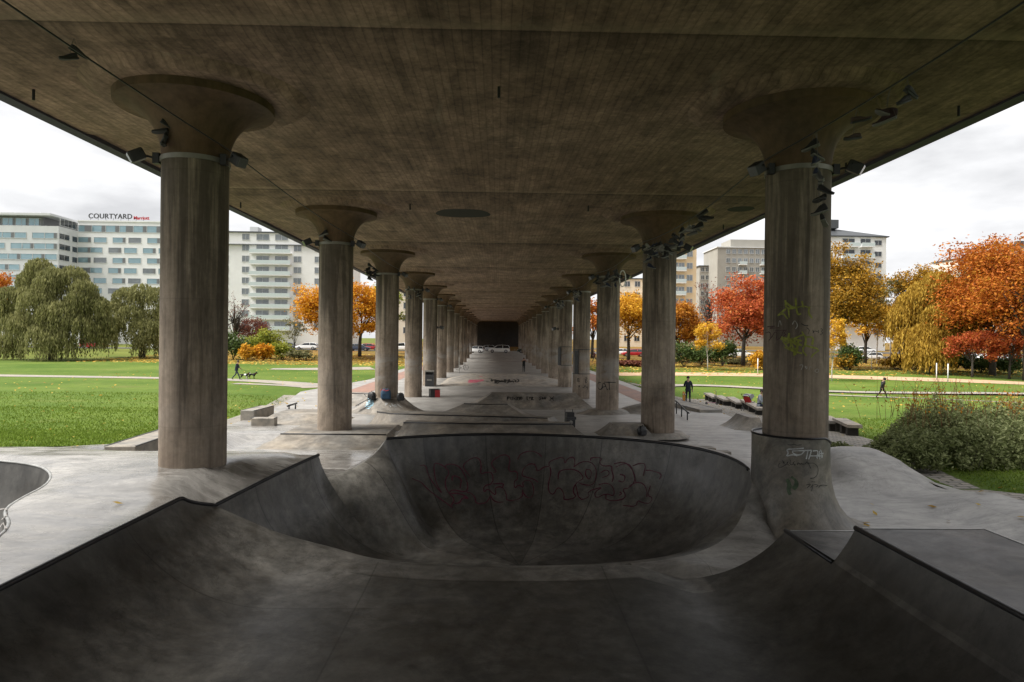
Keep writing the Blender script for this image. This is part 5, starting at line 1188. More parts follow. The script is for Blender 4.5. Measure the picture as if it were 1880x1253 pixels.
M['lampred'] = simple('red_tail_lamp', (.35, .01, .01), .3); M['lampclear'] = simple('clear_head_lamp', (.6, .6, .6), .15)
CARSPEC = dict(hatch=(4.1, 1.76, .78, [(-2.0, .92), (-1.85, 1.38), (-.9, 1.48), (.25, 1.44), (1.05, .95)]), sedan=(4.6, 1.8, .76, [(-1.75, .92), (-1.05, 1.36), (-.3, 1.44), (.45, 1.38), (1.25, .93)]),
               wagon=(4.7, 1.8, .78, [(-2.3, .92), (-2.05, 1.38), (-.8, 1.48), (.4, 1.42), (1.2, .94)]), suv=(4.75, 1.9, .88, [(-2.3, 1.05), (-2.1, 1.62), (-.8, 1.74), (.4, 1.68), (1.15, 1.08)]), van=(5.0, 1.95, .95, [(-2.48, 1.1), (-2.42, 1.92), (-.8, 2.0), (1.0, 1.92), (1.85, 1.12)]))
def make_car(kind, paint):
    L, W, zs, cab = CARSPEC[kind]; hw = W/2; root = empty('parked_car', (0, 0, 0)); zsh = cab[0][1]+.02; P_ = PM[paint]
    def ring(x, zl, zh, w_): return [(x, -w_, zl+.12), (x, -w_, zh-.16), (x, -w_+.07, zh-.03), (x, -w_+.2, zh), (x, w_-.2, zh), (x, w_-.07, zh-.03), (x, w_, zh-.16), (x, w_, zl+.12), (x, w_-.1, zl), (x, -w_+.1, zl)]
    h = L/2; secs = [(-h, .42, zsh-.22, hw-.16), (-h+.06, .32, zsh-.06, hw-.06), (-h+.5, .24, zsh, hw), (-.2, .22, zsh, hw), (h-1.25, .22, zsh-.01, hw), (h-.5, .24, zsh-.13, hw-.03), (h-.1, .30, zsh-.24, hw-.10), (h, .38, zsh-.36, hw-.22)]
    MB().loft([ring(*s_) for s_ in secs]).build('body', P_, root, smooth=True, sharp=35)
    cb = [[(x, -(hw-.08), z0), (x, -(hw-.08)+.02, z0)] for x, z0 in cab]
    rg = []
    for x, z in cab:
        t = (z-zsh)/(cab[2][1]-zsh); w_ = hw-.07-.17*max(0, t); rg.append([(x, -(hw-.07), zsh-.06), (x, -w_, max(z-.04, zsh-.05)), (x, -w_+.08, z), (x, w_-.08, z), (x, w_, max(z-.04, zsh-.05)), (x, hw-.07, zsh-.06)])
    MB().loft(rg).build('cabin_glass', M['carglass'], root, smooth=True, sharp=35)
    rr = []
    for x, z in cab[1:4]:
        t = (z-zsh)/(cab[2][1]-zsh); w_ = hw-.07-.17*t+.012; rr.append([(x, -w_, z-.09), (x, -w_+.09, z+.018), (x, w_-.09, z+.018), (x, w_, z-.09), (x, w_-.05, z-.09), (x, -w_+.05, z-.09)])
    MB().loft(rr).build('roof', P_, root, smooth=True, sharp=35)
    for s_ in (-1, 1):
        for i, (xa, xb) in enumerate(((0, 1), (2, 2), (3, 4))):
            (x0, z0), (x1, z1) = cab[xa], cab[xb]; y0, y1 = s_*(hw-.05), s_*(hw-.07-.17*(1 if xb in (1, 2, 3) else 0)+.01)
            if xa == xb: pts = [(x0, s_*(hw-.055), zsh-.04), (x0, s_*(hw-.07-.17+.02), z0-.04)]
            else:
                ya = s_*(hw-.055) if xa != 3 else s_*(hw-.23); yb_ = s_*(hw-.225) if xb != 4 else s_*(hw-.055); pts = [(x0, ya, z0-.02), (x1, yb_, z1-.02)]
            MB().tube(pts, .045, 6).build('pillar', P_, root, smooth=True)
    wx = h-.88; wr = .33 if kind not in ('suv', 'van') else .37
    for x in (-wx, wx):
        for s_ in (-1, 1):
            wl = MB().lathe([(wr*.62, -.10), (wr*.92, -.115), (wr, -.08), (wr, .08), (wr*.92, .115), (wr*.62, .10)], (x, s_*(hw-.09), wr), 20, axis='Y').build('wheel', M['tyre'], root, smooth=True, sharp=40)
            MB().lathe([(.0, .06*s_), (wr*.3, .085*s_), (wr*.6, .10*s_), (wr*.66, .09*s_)], (x, s_*(hw-.09), wr), 14, axis='Y').build('rim', M['rim'], wl, smooth=True)
    for s_ in (-1, 1):
        MB().box((h-.13, s_*(hw-.36), zsh-.30), (.16, .36, .14)).build('headlight', M['lampclear'], root); MB().box((-h+.07, s_*(hw-.22), zsh-.16), (.12, .22, .22)).build('taillight', M['lampred'], root)
    mb = MB(); mb.box((h-.02, 0, .46), (.06, W*.6, .16)); mb.build('grille', M['black'], root)
    MB().box((-h+.0, 0, .62), (.03, .5, .11)).build('number_plate', M['white'], root); return root
protos = {}
def car(kind, paint, px, Y, head, lab, group='cars parked along the street', name='parked_car'):
    key = (kind, paint); x, y = G(px, Y)
    if key in protos: r = copy_tree(protos[key])
    else: r = protos[key] = make_car(kind, paint)
    r.location = (x, y, gz(x, y)+.06 if abs(x) > 12.4 else float(B(x, y))+.03); r.rotation_euler = (0, 0, head); tag(r, lab, 'car', group); return r
PI = math.pi
car('suv', 'white', 916.5, 151, PI, 'white estate car standing side on across the far end under the viaduct')
car('hatch', 'white', 873, 150, PI*.92, 'white hatchback at the far left end under the viaduct')
car('hatch', 'green', 966, 153, PI, 'dark green car in shade at the far right end under the viaduct')
car('hatch', 'silver', 903, 168, 0, 'faint pale car in the dark behind the white estate car')
car('wagon', 'white', 566, 148, PI, 'white car parked just left of the second left column')
car('sedan', 'grey', 530, 150, PI, 'dark grey car left of the white car beyond the left hedge')
car('wagon', 'blue', 661, 145, 0, 'dark blue car parked under the orange maple')
car('hatch', 'red', 682, 150, 0, 'red car behind the dark blue car under the orange maple')
car('suv', 'white', 738, 148, PI, 'white car glimpsed between the third and fourth left columns')
car('van', 'white', 292, 140, 0, 'white van half hidden by the nearest left column')
car('van', 'red', 183, 142, 0, 'red van seen through the gap between the two willows')
car('sedan', 'white', 1141, 142, PI, 'white car left of the red car behind the right columns')
car('wagon', 'red', 1163, 138, PI, 'red car parked between the second and third right columns')
car('sedan', 'silver', 1190, 140, PI, 'silver car hidden behind the second right column')
car('hatch', 'black', 1334, 141, 0, 'black car parked left of the red tree trunk')
car('suv', 'white', 1363, 139, 0, 'white car parked beneath the red tree')
car('sedan', 'black', 1566, 138, 0, 'black car in shade behind the amber birch')
car('hatch', 'white', 1606, 134, PI, 'white hatchback between the oak and the weeping yellow tree')
car('wagon', 'white', 1597, 166, 0, 'white car on the upper street beneath the white block')
car('sedan', 'black', 1741, 134, PI, 'black car right behind the pair of white posts')
car('hatch', 'white', 1784, 135, PI, 'white hatchback left of the large rust tree trunk')
car('wagon', 'white', 1826, 133, PI, 'white estate car behind the trunks of the rust trees')
car('sedan', 'silver', 1872, 132, PI, 'silver car at the right edge behind the rust trees')
# traffic light at the far left
x, y = G(40, 132); root = empty('traffic_light', (x, y, gz(x, y)), label='traffic light showing green at the far left by the street', cat='traffic light')
MB().tube([(0, 0, 0), (0, 0, 6.2)], .07, 8).build('pole', M['dark'], root); MB().box((0, -.1, 5.6), (.5, .35, 1.4)).build('signal_head', M['black'], root)
q = NT('green_signal_lamp'); q.set(Base_Color=(.02, .5, .2), Emission_Color=(.05, .9, .4), Emission_Strength=1.6); MB().lathe([(0, -.30), (.15, -.29), (.18, -.27)], (0, 0, 5.2), 12, axis='Y').build('green_lamp', q.m, root)
# ------------------------------------------------------------------ people and dogs
M['skin'] = simple('skin', (.42, .25, .18), .6); M['navy'] = simple('navy_cloth', (.012, .017, .032), .9); M['jeans'] = simple('dark_jeans', (.022, .034, .062), .9); M['blackcloth'] = simple('black_cloth', (.011, .011, .012), .9)
M['greycloth'] = simple('grey_blue_cloth', (.26, .29, .34), .9); M['hair'] = simple('dark_hair', (.012, .010, .008), .7); M['shoe'] = simple('dark_shoe', (.015, .015, .016), .7); M['maroonc'] = simple('maroon_cloth', (.06, .012, .016), .9); M['greenc'] = simple('green_cloth', (.02, .16, .09), .9)
def skin_mesh(name, V, E, R_, VM, mats, parent, sub=2, root_i=0):
    me = bpy.data.meshes.new(name); me.from_pydata(V, E, []); o = bpy.data.objects.new(name, me); COL.objects.link(o)
    sk = o.modifiers.new('s', 'SKIN'); sk.use_smooth_shade = True; su = o.modifiers.new('u', 'SUBSURF'); su.levels = sub; su.render_levels = sub
    for i, v in enumerate(me.skin_vertices[0].data): v.radius = (R_[i], R_[i]); v.use_root = (i == root_i)
    dg = bpy.context.evaluated_depsgraph_get(); dg.update(); m2 = bpy.data.meshes.new_from_object(o.evaluated_get(dg)); bpy.data.objects.remove(o); m2.name = name
    m2.materials.clear()
    for q in mats: m2.materials.append(q)
    segs_ = [(np.array(V[a]), np.array(V[b]), VM[b]) for a, b in E]
    for p in m2.polygons:
        c = np.array(p.center); best = 1e9
        for a, b, mi in segs_:
            ab = b-a; t = np.clip((c-a) @ ab/max(ab @ ab, 1e-9), 0, 1); d = np.linalg.norm(c-a-t*ab)
            if d < best: best = d; bm_ = mi
        p.material_index = bm_; p.use_smooth = True
    ob = bpy.data.objects.new(name, m2); COL.objects.link(ob); ob.parent = parent; return ob
def person(pos, head, lab, top, legs, pose, H=1.76, hairm='hair', sub=2, hood=False, cap=False):
    """facing local -Y; pose gives joint positions for elbows, wrists, knees, ankles"""
    root = empty('person', pos, head, label=lab, cat='person'); V = []; E = []; R_ = []; VM = []
    def jt(p, r, m_, par=None):
        V.append(tuple(p)); R_.append(r); VM.append(m_)
        if par is not None: E.append((par, len(V)-1))
        return len(V)-1
    hz = pose.get('hip', .93); ln = pose.get('lean', 0.)
    pel = jt((0, 0, hz), .135, 1); sp = jt((0, -.25*ln, hz+.2), .155, 0, pel); ch = jt((0, -.55*ln, hz+.42), .175, 0, sp); nk = jt((0, -.75*ln-.01, hz+.57), .058, 2, ch)
    hn = pose.get('nod', 0); hb = jt((0, -.78*ln-.02-.02*hn, hz+.64), .066, 2, nk); hd = jt((0, -.8*ln-.035-.07*hn, hz+.73), .092, 2, hb); ht = jt((0, -.8*ln-.02-.06*hn, hz+.80), .07, 2, hd)
    nose = jt((0, -.8*ln-.135-.09*hn, hz+.72-.03*hn), .016, 2, hd)
    for s_, k in ((-1, 'L'), (1, 'R')):
        sh = jt((s_*.17, -.55*ln, hz+.49), .08, 0, ch); el = jt(pose['el'+k], .062, 0, sh); wr = jt(pose['wr'+k], .034, pose.get('sleeve', 0), el)
        w_ = Vector(pose['wr'+k]); d = (w_-Vector(pose['el'+k])).normalized(); pm = jt(w_+d*.07, .030, 2, wr); sd = d.cross(Vector((0, -1, .2))).normalized(); cu = d.cross(sd).normalized()
        for f_ in range(4):
            b_ = w_+d*.10+sd*(.027-.018*f_); k1 = jt(b_, .0095, 2, pm); k2 = jt(b_+d*(.035-.004*abs(f_-1.3))+cu*.008, .0088, 2, k1); jt(b_+d*.055+cu*.03, .0075, 2, k2)
        t1 = jt(w_+d*.035+sd*.045, .011, 2, pm); jt(w_+d*.07+sd*.062+cu*.012, .009, 2, t1)
        hp = jt((s_*.09, 0, hz-.06), .098, 1, pel); kn = jt(pose['kn'+k], .062, 1, hp); an = jt(pose['an'+k], .045, 1, kn)
        a_ = Vector(pose['an'+k]); tdir = Vector(pose.get('toe'+k, (0, -1, 0))).normalized(); hl = jt(a_+Vector((0, .02, -.045)), .040, 3, an); jt(a_+tdir*.16+Vector((0, 0, -.055)), .034, 3, hl)
    skin_mesh('body', V, E, R_, VM, [M[top], M[legs], M['skin'], M['shoe']], root, sub)
    c = Vector(V[hd]); mb = MB(); pr = []
    for t in np.linspace(0, 1.95 if not hood else 2.4, 9): pr.append((.103*math.sin(t)*(1.18 if hood else 1), .112*math.cos(t)*(1.12 if hood else 1)+.02))
    mb.lathe([(max(r, .002), z) for r, z in pr], c+Vector((0, .022, .0)), 18); mb.build('hood' if hood else ('cap' if cap else 'hair'), M[top] if hood else M[hairm], root, smooth=True)
    for s_ in (-1, 1):
        mb = MB(); mb.lathe([(.0005, -.028), (.016, -.016), (.018, 0), (.014, .02), (.0005, .03)], c+Vector((s_*.095, .01, -.01)), 8); 
        if not hood: mb.build('ear', M['skin'], root, smooth=True)
        MB().lathe([(.0005, -.010), (.010, -.004), (.011, .004), (.0005, .011)], c+Vector((s_*.034, -.085, .012)), 8).build('eye', M['hair'], root, smooth=True)
    MB().box(c+Vector((0, -.088, -.05)), (.045, .012, .010)).build('mouth', M['maroonc'], root)
    mb = MB(); ring_ = lambda z, rx, ry, y0: [(rx*math.cos(a), y0+ry*math.sin(a), z) for a in np.linspace(0, 2*PI, 17)[:-1]]
    mb.loft([ring_(hz-.10, .185, .15, 0), ring_(hz+.0, .19, .155, 0), ring_(hz+.03, .178, .145, 0)], cap0=False, cap1=False); mb.build('jacket_hem', M[top], root, smooth=True)
    return root
walk = dict(lean=.12, elL=(-.23, .16, 1.17), wrL=(-.24, .10, .94), elR=(.24, -.14, 1.15), wrR=(.20, -.32, 1.02), knL=(-.10, -.22, .52), anL=(-.10, -.36, .10), knR=(.10, .10, .50), anR=(.10, .42, .14), toeR=(0, -1, -.5))
def lift(px, py): p = hit(px, py); return p
p = hit(434, 697.5); dogman = person((p.x, p.y, p.z), PI/2, 'person in a navy jacket and jeans walking dogs along the left path', 'navy', 'jeans', dict(walk, nod=.5, elL=(-.22, -.08, 1.16), wrL=(-.12, -.32, 1.10)), cap=True)
dp = p
p = hit(1619, 731.5); person((p.x, p.y, p.z), PI/2, 'person in black with the hood up striding across the right lawn', 'blackcloth', 'blackcloth', dict(walk, lean=.2, hip=.88, nod=.6, elL=(-.24, .22, 1.08), wrL=(-.24, .14, .86)), hood=True)
sd = dict(nod=.9, lean=.06, elL=(-.25, .03, 1.14), wrL=(-.26, -.06, .90), elR=(.25, -.05, 1.15), wrR=(.10, -.24, 1.12), knL=(-.11, -.01, .50), anL=(-.12, .03, .09), knR=(.11, -.02, .50), anR=(.12, .0, .09))
mp_ = atZ(1263, 740.5, .06); person((mp_.x, mp_.y, float(B(mp_.x, mp_.y))), PI-.2, 'person in a dark jacket standing with their back to us beside the right ledges', 'navy', 'navy', sd)
p = atZ(961.5, 683.5, 0); person((p.x, p.y, 0), .1, 'person in black with both arms raised to the face on the far paving', 'blackcloth', 'blackcloth', dict(nod=0, sleeve=2, elL=(-.30, -.18, 1.30), wrL=(-.10, -.26, 1.56), elR=(.30, -.18, 1.30), wrR=(.10, -.26, 1.56), knL=(-.09, -.01, .50), anL=(-.09, .03, .09), knR=(.09, -.03, .50), anR=(.10, .0, .09)))
p = hit(1092, 664); person((p.x, p.y, p.z), -PI/2, 'person in dark maroon walking behind the fourth right column', 'maroonc', 'blackcloth', walk)
bp = atZ(1396, 757, .15); zb = gz(bp.x, bp.y); person((bp.x-.1, bp.y-.1, zb-.42), .9, 'person in a grey blue jacket seated on the bench beside the pushchair', 'greycloth', 'jeans', dict(hip=.98, lean=.1, nod=.4, elL=(-.26, -.10, 1.22), wrL=(-.12, -.32, 1.10), elR=(.26, -.10, 1.22), wrR=(.12, -.32, 1.10), knL=(-.12, -.46, .98), anL=(-.12, -.46, .52), knR=(.12, -.46, .98), anR=(.12, -.44, .52)))
def dog(pos, head, lab, mats):
    root = empty('dog', pos, head, label=lab, cat='dog'); V = []; E = []; R_ = []; VM = []
    def jt(p, r, m_, par=None):
        V.append(tuple(p)); R_.append(r); VM.append(m_)
        if par is not None: E.append((par, len(V)-1))
        return len(V)-1
    hp = jt((0, .26, .42), .085, 0); md = jt((0, .05, .40), .085, 0, hp); ch = jt((0, -.18, .40), .115, 1, md); nk = jt((0, -.33, .50), .07, 0, ch); hd = jt((0, -.42, .56), .068, 0, nk); mz = jt((0, -.54, .53), .036, 1, hd); jt((0, -.60, .52), .024, 0, mz)
    for s_ in (-1, 1):
        jt((s_*.05, -.40, .65), .022, 0, hd)
        e1 = jt((s_*.08, -.20, .27), .045, 0, ch); c1 = jt((s_*.08, -.17+.05*s_, .13), .026, 1, e1); f1 = jt((s_*.08, -.20+.08*s_, .025), .024, 1, c1); jt((s_*.08, -.25+.08*s_, .02), .022, 1, f1)
        k1 = jt((s_*.08, .22, .28), .06, 0, hp); h1 = jt((s_*.08, .36-.05*s_, .16), .028, 0, k1); f2 = jt((s_*.08, .33-.08*s_, .025), .024, 1, h1); jt((s_*.08, .28-.08*s_, .02), .022, 1, f2)
    t1 = jt((0, .40, .44), .03, 0, hp); t2 = jt((0, .52, .40), .026, 0, t1); jt((0, .60, .46), .018, 1, t2)
    skin_mesh('body', V, E, R_, VM, mats, root)
    MB().tube([(0, -.33+.07*math.cos(a)*.5, .50+.075*math.sin(a)) if 0 else (.075*math.cos(a), -.335, .50+.075*math.sin(a)) for a in np.linspace(0, 2*PI, 13)[:-1]], .012, 6, closed=True).build('collar', M['lampred'], root)
    return root
p1, p2 = hit(449, 696.5), hit(463, 695.5)
dog(tuple(p1), PI/2+.15, 'black and white dog trotting nearest its owner on the left path', [M['blackcloth'], M['white']]); dog(tuple(p2), PI/2-.1, 'black dog ahead of the black and white dog on the left path', [M['blackcloth'], M['blackcloth']])
hnd = Vector((dp.x+.33, dp.y, dp.z+1.05))
for q, lb in ((p1, 'thin leash from the dog walker to the nearer dog'), (p2, 'thin leash from the dog walker to the farther dog')):
    e = Vector(q)+Vector((.3, 0, .55)); o = MB().tube([hnd, hnd.lerp(e, .5)-Vector((0, 0, .12)), e], .008, 4).build('leash', M['black']); tag(o, lb, 'leash')
# ------------------------------------------------------------------ wheels, boards, bags
def place(root, px, py, z=None):
    p = atZ(px, py, z); root.location = p; return p
p = mp_; z = float(B(p.x, p.y)); root = empty('skateboard', (p.x-.30, p.y-.12, z), .3, label='orange bottomed skateboard stood on end beside the person with their back to us', cat='skateboard')
M['deckor'] = simple('orange_board_paint', (.48, .20, .02), .5)
pr = [(-.10, .02), (-.095, .0)]; o = MB().loft([[(-.095*w_, y_, z_), (.095*w_, y_, z_), (.095*w_, y_+.014, z_), (-.095*w_, y_+.014, z_)] for w_, y_, z_ in ((.5, .05, 0), (.95, .02, .08), (1, 0, .2), (1, 0, .6), (.95, .02, .72), (.5, .05, .8))]).build('board', M['deckor'], root, smooth=True, sharp=40)
for zz in (.18, .62):
    t_ = MB().box((0, -.03, zz), (.2, .03, .03)).build('truck', M['steel'], root)
    for s_ in (-1, 1): MB().lathe([(.027, -.016), (.027, .016)], (s_*.09, -.045, zz), 12, axis='X').build('wheel', M['white'], t_)
def wheel(c, r, root, spokes=10, rt=.02, axis='X', name='wheel'):
    """wheel in the plane normal to axis"""
    c = Vector(c); cir = lambda rr: [(c + (Vector((0, rr*math.cos(a), rr*math.sin(a))) if axis == 'X' else Vector((rr*math.cos(a), 0, rr*math.sin(a))))) for a in np.linspace(0, 2*PI, 25)[:-1]]
    w_ = MB().tube(cir(r), rt, 6, closed=True).build(name, M['tyre'], root, smooth=True)
    mb = MB(); mb.tube(cir(r-rt*1.3), rt*.5, 5, closed=True); pts = cir(r-rt)
    for i in range(0, 24, 24//spokes if spokes <= 24 else 1): mb.tube([c, pts[i]], .004+.02*rt, 4)
    mb.build('rim', M['rim'], w_); return w_
p = atZ(1376, 751, .1); root = empty('pushchair', (p.x, p.y, gz(p.x, p.y)+.01), 2.2, label='pushchair with a red seat and grey hood standing on the cobbles', cat='pushchair')
M['redcloth'] = simple('red_fabric', (.50, .03, .03), .8); M['hoodgrey'] = simple('grey_hood_fabric', (.24, .235, .26), .8)
for s_ in (-1, 1): wheel((s_*.28, .28, .15), .15, root); wheel((s_*.18, -.36, .11), .11, root)
mb = MB()
for s_ in (-1, 1): mb.tube([(s_*.26, .30, .15), (s_*.24, -.05, .55), (s_*.24, -.2, .62)], .016, 6); mb.tube([(s_*.18, -.36, .11), (s_*.24, .05, .5), (s_*.24, .52, 1.03)], .016, 6)
mb.tube([(-.24, .52, 1.03), (.24, .52, 1.03)], .02, 6); mb.build('frame', M['black'], root)
MB().loft([[(-.2, -.30, .44), (.2, -.30, .44), (.2, -.28, .50), (-.2, -.28, .50)], [(-.2, .12, .42), (.2, .12, .42), (.2, .10, .52), (-.2, .10, .52)], [(-.2, .36, .86), (.2, .36, .86), (.2, .28, .88), (-.2, .28, .88)]]).build('seat', M['redcloth'], root, smooth=True, sharp=40)
MB().box((0, -.36, .34), (.36, .12, .22)).build('foot_cover', M['redcloth'], root)
rg = [[(x, .20-.40*math.sin(a)*.9+.0, .70+.34*math.cos(a-.35)) for x in (-.22, -.2, .2, .22)] for a in np.linspace(-.5, 1.35, 8)]; mb = MB(); mb.loft(rg, cap0=False, cap1=False, closed=False)
for s_ in (-1, 1): mb.add([(s_*.22, .2, .66)]+[q[0 if s_ < 0 else 3] for q in rg], [(0, i+1, i+2) for i in range(7)])
o = mb.build('hood', M['hoodgrey'], root, smooth=True, sharp=50, fix=False)
p = atZ(1306, 752, .1); root = empty('kick_scooter', (p.x, p.y, float(B(p.x, p.y))+.28), 1.2, label='small pinkish kick scooter standing on the long right ledge', cat='scooter')
M['pink'] = simple('pink_metal', (.42, .16, .25), .5); MB().box((0, .0, .10), (.11, .5, .025)).build('deck', M['pink'], root); MB().tube([(0, -.28, .1), (0, -.24, .82)], .016, 6).build('stem', M['steel'], root); MB().tube([(-.2, -.24, .82), (.2, -.24, .82)], .014, 6).build('handlebar', M['pink'], root)
wheel((0, -.3, .06), .05, root, 4); wheel((0, .28, .06), .05, root, 4)
def bicycle(pos, rz, lab, tilt=0, lying=False):
    root = empty('bicycle', pos, rz, label=lab, cat='bicycle'); root.rotation_euler = (0, tilt, rz)
    for y in (-.52, .52): wheel((0, y, .34), .33, root, 12, .018)
    mb = MB()
    for a, b in (((0, -.52, .34), (0, -.36, .92)), ((0, -.40, .80), (0, .20, .86)), ((0, -.40, .74), (0, .08, .30)), ((0, .08, .30), (0, .22, .92)), ((0, .08, .30), (0, .52, .34)), ((0, .21, .82), (0, .52, .34))): mb.tube([a, b], .018, 6)
    mb.build('frame', M['black'], root); MB().tube([(-.28, -.28, 1.0), (-.2, -.38, 1.0), (0, -.37, .98), (.2, -.38, 1.0), (.28, -.28, 1.0)], .015, 6).build('handlebar', M['dark'], root)
    MB().box((0, .22, .95), (.13, .26, .06)).build('saddle', M['black'], root); MB().lathe([(.09, -.008), (.09, .008)], (.03, .08, .30), 14, axis='X').build('chainring', M['steel'], root); return root
p = atZ(848, 680, 0); bicycle((p.x, p.y, 0), PI/2+.2, 'black bicycle parked beside the eighth left column')
mc = Vector((-CX, Y1+2*SP, .95))
M['bluecloth'] = simple('blue_bag_fabric', (.02, .055, .10), .8)
def bag(name, pos, rz, sc, mat, lab, strap='black'):
    root = empty(name, pos, rz, label=lab, cat='bag'); rg = []
    for z, w_, d_ in ((0, .19, .12), (.06, .22, .15), (.22, .22, .15), (.36, .19, .125), (.44, .12, .08)):
        rg.append([(sc*w_*math.copysign(abs(math.cos(a))**.6, math.cos(a)), sc*d_*math.copysign(abs(math.sin(a))**.6, math.sin(a)), sc*z) for a in np.linspace(0, 2*PI, 17)[:-1]])
    MB().loft(rg).build('bag_body', M[mat], root, smooth=True, sharp=60); MB().box((0, -sc*.155, sc*.15), (sc*.28, sc*.05, sc*.2)).build('pocket', M[mat], root)
    for s_ in (-1, 1): MB().tube([(s_*sc*.1, sc*.13, sc*.4), (s_*sc*.15, sc*.22, sc*.25), (s_*sc*.14, sc*.13, sc*.05)], sc*.02, 6).build('strap', M[strap], root)
    MB().tube([(-sc*.05, 0, sc*.43), (0, 0, sc*.5), (sc*.05, 0, sc*.43)], sc*.012, 6).build('grab_handle', M[strap], root); return root
bag('backpack', (mc.x+.12, mc.y-.92, .93), .2, 1.2, 'bluecloth', 'blue backpack leaning on the third left column on top of the mound')
bag('backpack', (mc.x-.62, mc.y-.85, .86), -.4, .95, 'black', 'black bag lying left of the blue backpack on the mound'); bag('backpack', (mc.x+.85, mc.y-.78, .84), .5, .9, 'black', 'black bag right of the blue backpack on the mound')
root = empty('skateboard', (mc.x-1.0, mc.y-1.15, .72), -.7, label='black skateboard leaning down the left flank of the mound', cat='skateboard'); root.rotation_euler = (.0, -.5, .3)
MB().box((0, 0, .06), (.8, .2, .018)).build('board', M['black'], root)
for s_ in (-1, 1):
    t_ = MB().box((s_*.26, 0, .035), (.03, .16, .03)).build('truck', M['steel'], root)
    for r_ in (-1, 1): MB().lathe([(.026, -.016), (.026, .016)], (s_*.26, r_*.08, .026), 10, axis='Y').build('wheel', M['white'], t_)
p = atY(1174, 772, 23.7); bag('backpack', (p.x+.1, p.y, pz(p.x, p.y)+.05), .3, .72, 'black', 'black rucksack leaning against the foot of the second right column')
p = atY(1382, 752, 41); 
# closed pale parasol and a white sign at the far end
p = atY(964, 645, 140); root = empty('parasol', (p.x, p.y, float(B(p.x, p.y))), label='closed white parasol at the far right end under the viaduct', cat='parasol')
MB().tube([(0, 0, 0), (0, 0, 2.9)], .04, 6).build('pole', M['steel'], root); MB().lathe([(.05, 1.0), (.24, 1.1), (.2, 2.0), (.06, 2.85), (.01, 2.9)], (0, 0, 0), 12).build('canopy', M['white'], root, smooth=True)
p = atY(862, 648, 138); root = empty('parasol', (p.x, p.y, float(B(p.x, p.y))), label='closed white parasol at the far left end under the viaduct', cat='parasol')
MB().tube([(0, 0, 0), (0, 0, 2.4)], .04, 6).build('pole', M['steel'], root); MB().lathe([(.05, .4), (.24, .6), (.2, 1.5), (.06, 2.35), (.01, 2.4)], (0, 0, 0), 12).build('canopy', M['white'], root, smooth=True)
# ------------------------------------------------------------------ cables and the shoes thrown over them
def cable_z(Y, side):
    k = (Y-Y1)/SP; f = k-math.floor(k); sag = (.16 if side > 0 else .10) + (.10 if side > 0 and 0 <= k < 4 else 0)
    return 7.66 - 4*sag*f*(1-f)
CXX = 5.19
for s_, lab in ((-1, 'thin black cable strung along the left row of columns'), (1, 'thin black cable hung with old shoes along the right row of columns')):
    root = empty('cable', (s_*CXX, Y1, 7.66), label=lab, cat='cable'); pts = [(s_*CXX, y, cable_z(y, s_)) for y in np.arange(1.9, Y1+6.01*SP, .5)]
    pchild(MB().tube(pts, .013, 6).build('wire', M['black'], smooth=True), root)
p0, p1 = atZ(1700, 8, ZC), atZ(1560, 95, ZC)
SHM = {k: simple(k+'_shoe_canvas', c, .85) for k, c in dict(black=(.014, .013, .013), charcoal=(.035, .035, .04), brown=(.05, .03, .022), grey=(.08, .08, .08), navy=(.015, .02, .045), white=(.26, .25, .23), wine=(.028, .012, .012)).items()}
M['sole'] = simple('worn_rubber_sole', (.15, .145, .13), .7); M['soledark'] = simple('dark_rubber_sole', (.03, .03, .03), .7); M['lace'] = simple('dirty_lace', (.10, .09, .08), .9)
def shoe_mesh(high):
    """toe towards +X, ankle opening up; 0.30 m long, origin at the top of the tongue"""
    sole = []; up = []
    prof = [(-.13, .034, .0), (-.11, .040, .0), (-.04, .036, .002), (.04, .042, .0), (.10, .044, .004), (.15, .030, .014), (.165, .012, .02)]
    for x, w_, z in prof: sole.append([(x, -w_, z), (x, -w_*1.03, z+.028), (x, w_*1.03, z+.028), (x, w_, z)])
    hh = .15 if high else .095
    for x, w_, z in prof:
        t = (x+.13)/.295; top = hh if x < -.03 else hh+(.055-hh)*min(1, (x+.03)/.12)
        if x > .1: top = .055-(x-.1)*.35
        wt = w_*(.75 if x < .0 else .55)
        up.append([(x, -w_*.97, z+.026), (x, -w_*.95, z+.05), (x, -wt, top), (x, wt, top), (x, w_*.95, z+.05), (x, w_*.97, z+.026)])
    return sole, up
def make_pair(high, col, sole, rots, drops):
    root = empty('hanging_shoes', (0, 0, 0)); s_, u = shoe_mesh(high); hh = .15 if high else .095
    for (yaw, pitch, roll), dz in zip(rots, drops):
        R = (Matrix.Rotation(yaw, 4, 'Z') @ Matrix.Rotation(pitch, 4, 'Y') @ Matrix.Rotation(roll, 4, 'X'))
        dx = .05*math.cos(yaw)
        def tr(rg): return [[tuple(Vector((dx, .03*math.sin(yaw), -dz-hh)) + (R.to_3x3() @ Vector(q))) for q in r_] for r_ in rg]
        o = MB().loft(tr(u)).build('shoe', SHM[col], root, smooth=True); sb = o.modifiers.new('s', 'SUBSURF'); sb.levels = sb.render_levels = 2; so1 = MB().loft(tr(s_)).build('sole', M[sole], o, smooth=True, sharp=55); bv = so1.modifiers.new('b', 'BEVEL'); bv.width = .008; bv.segments = 2
        MB().tube([(0, 0, 0), (dx*.6, .012, -dz*.5), (dx, .02*math.sin(yaw), -dz-.02)], .004, 4).build('lace', M['lace'], root)
    return root
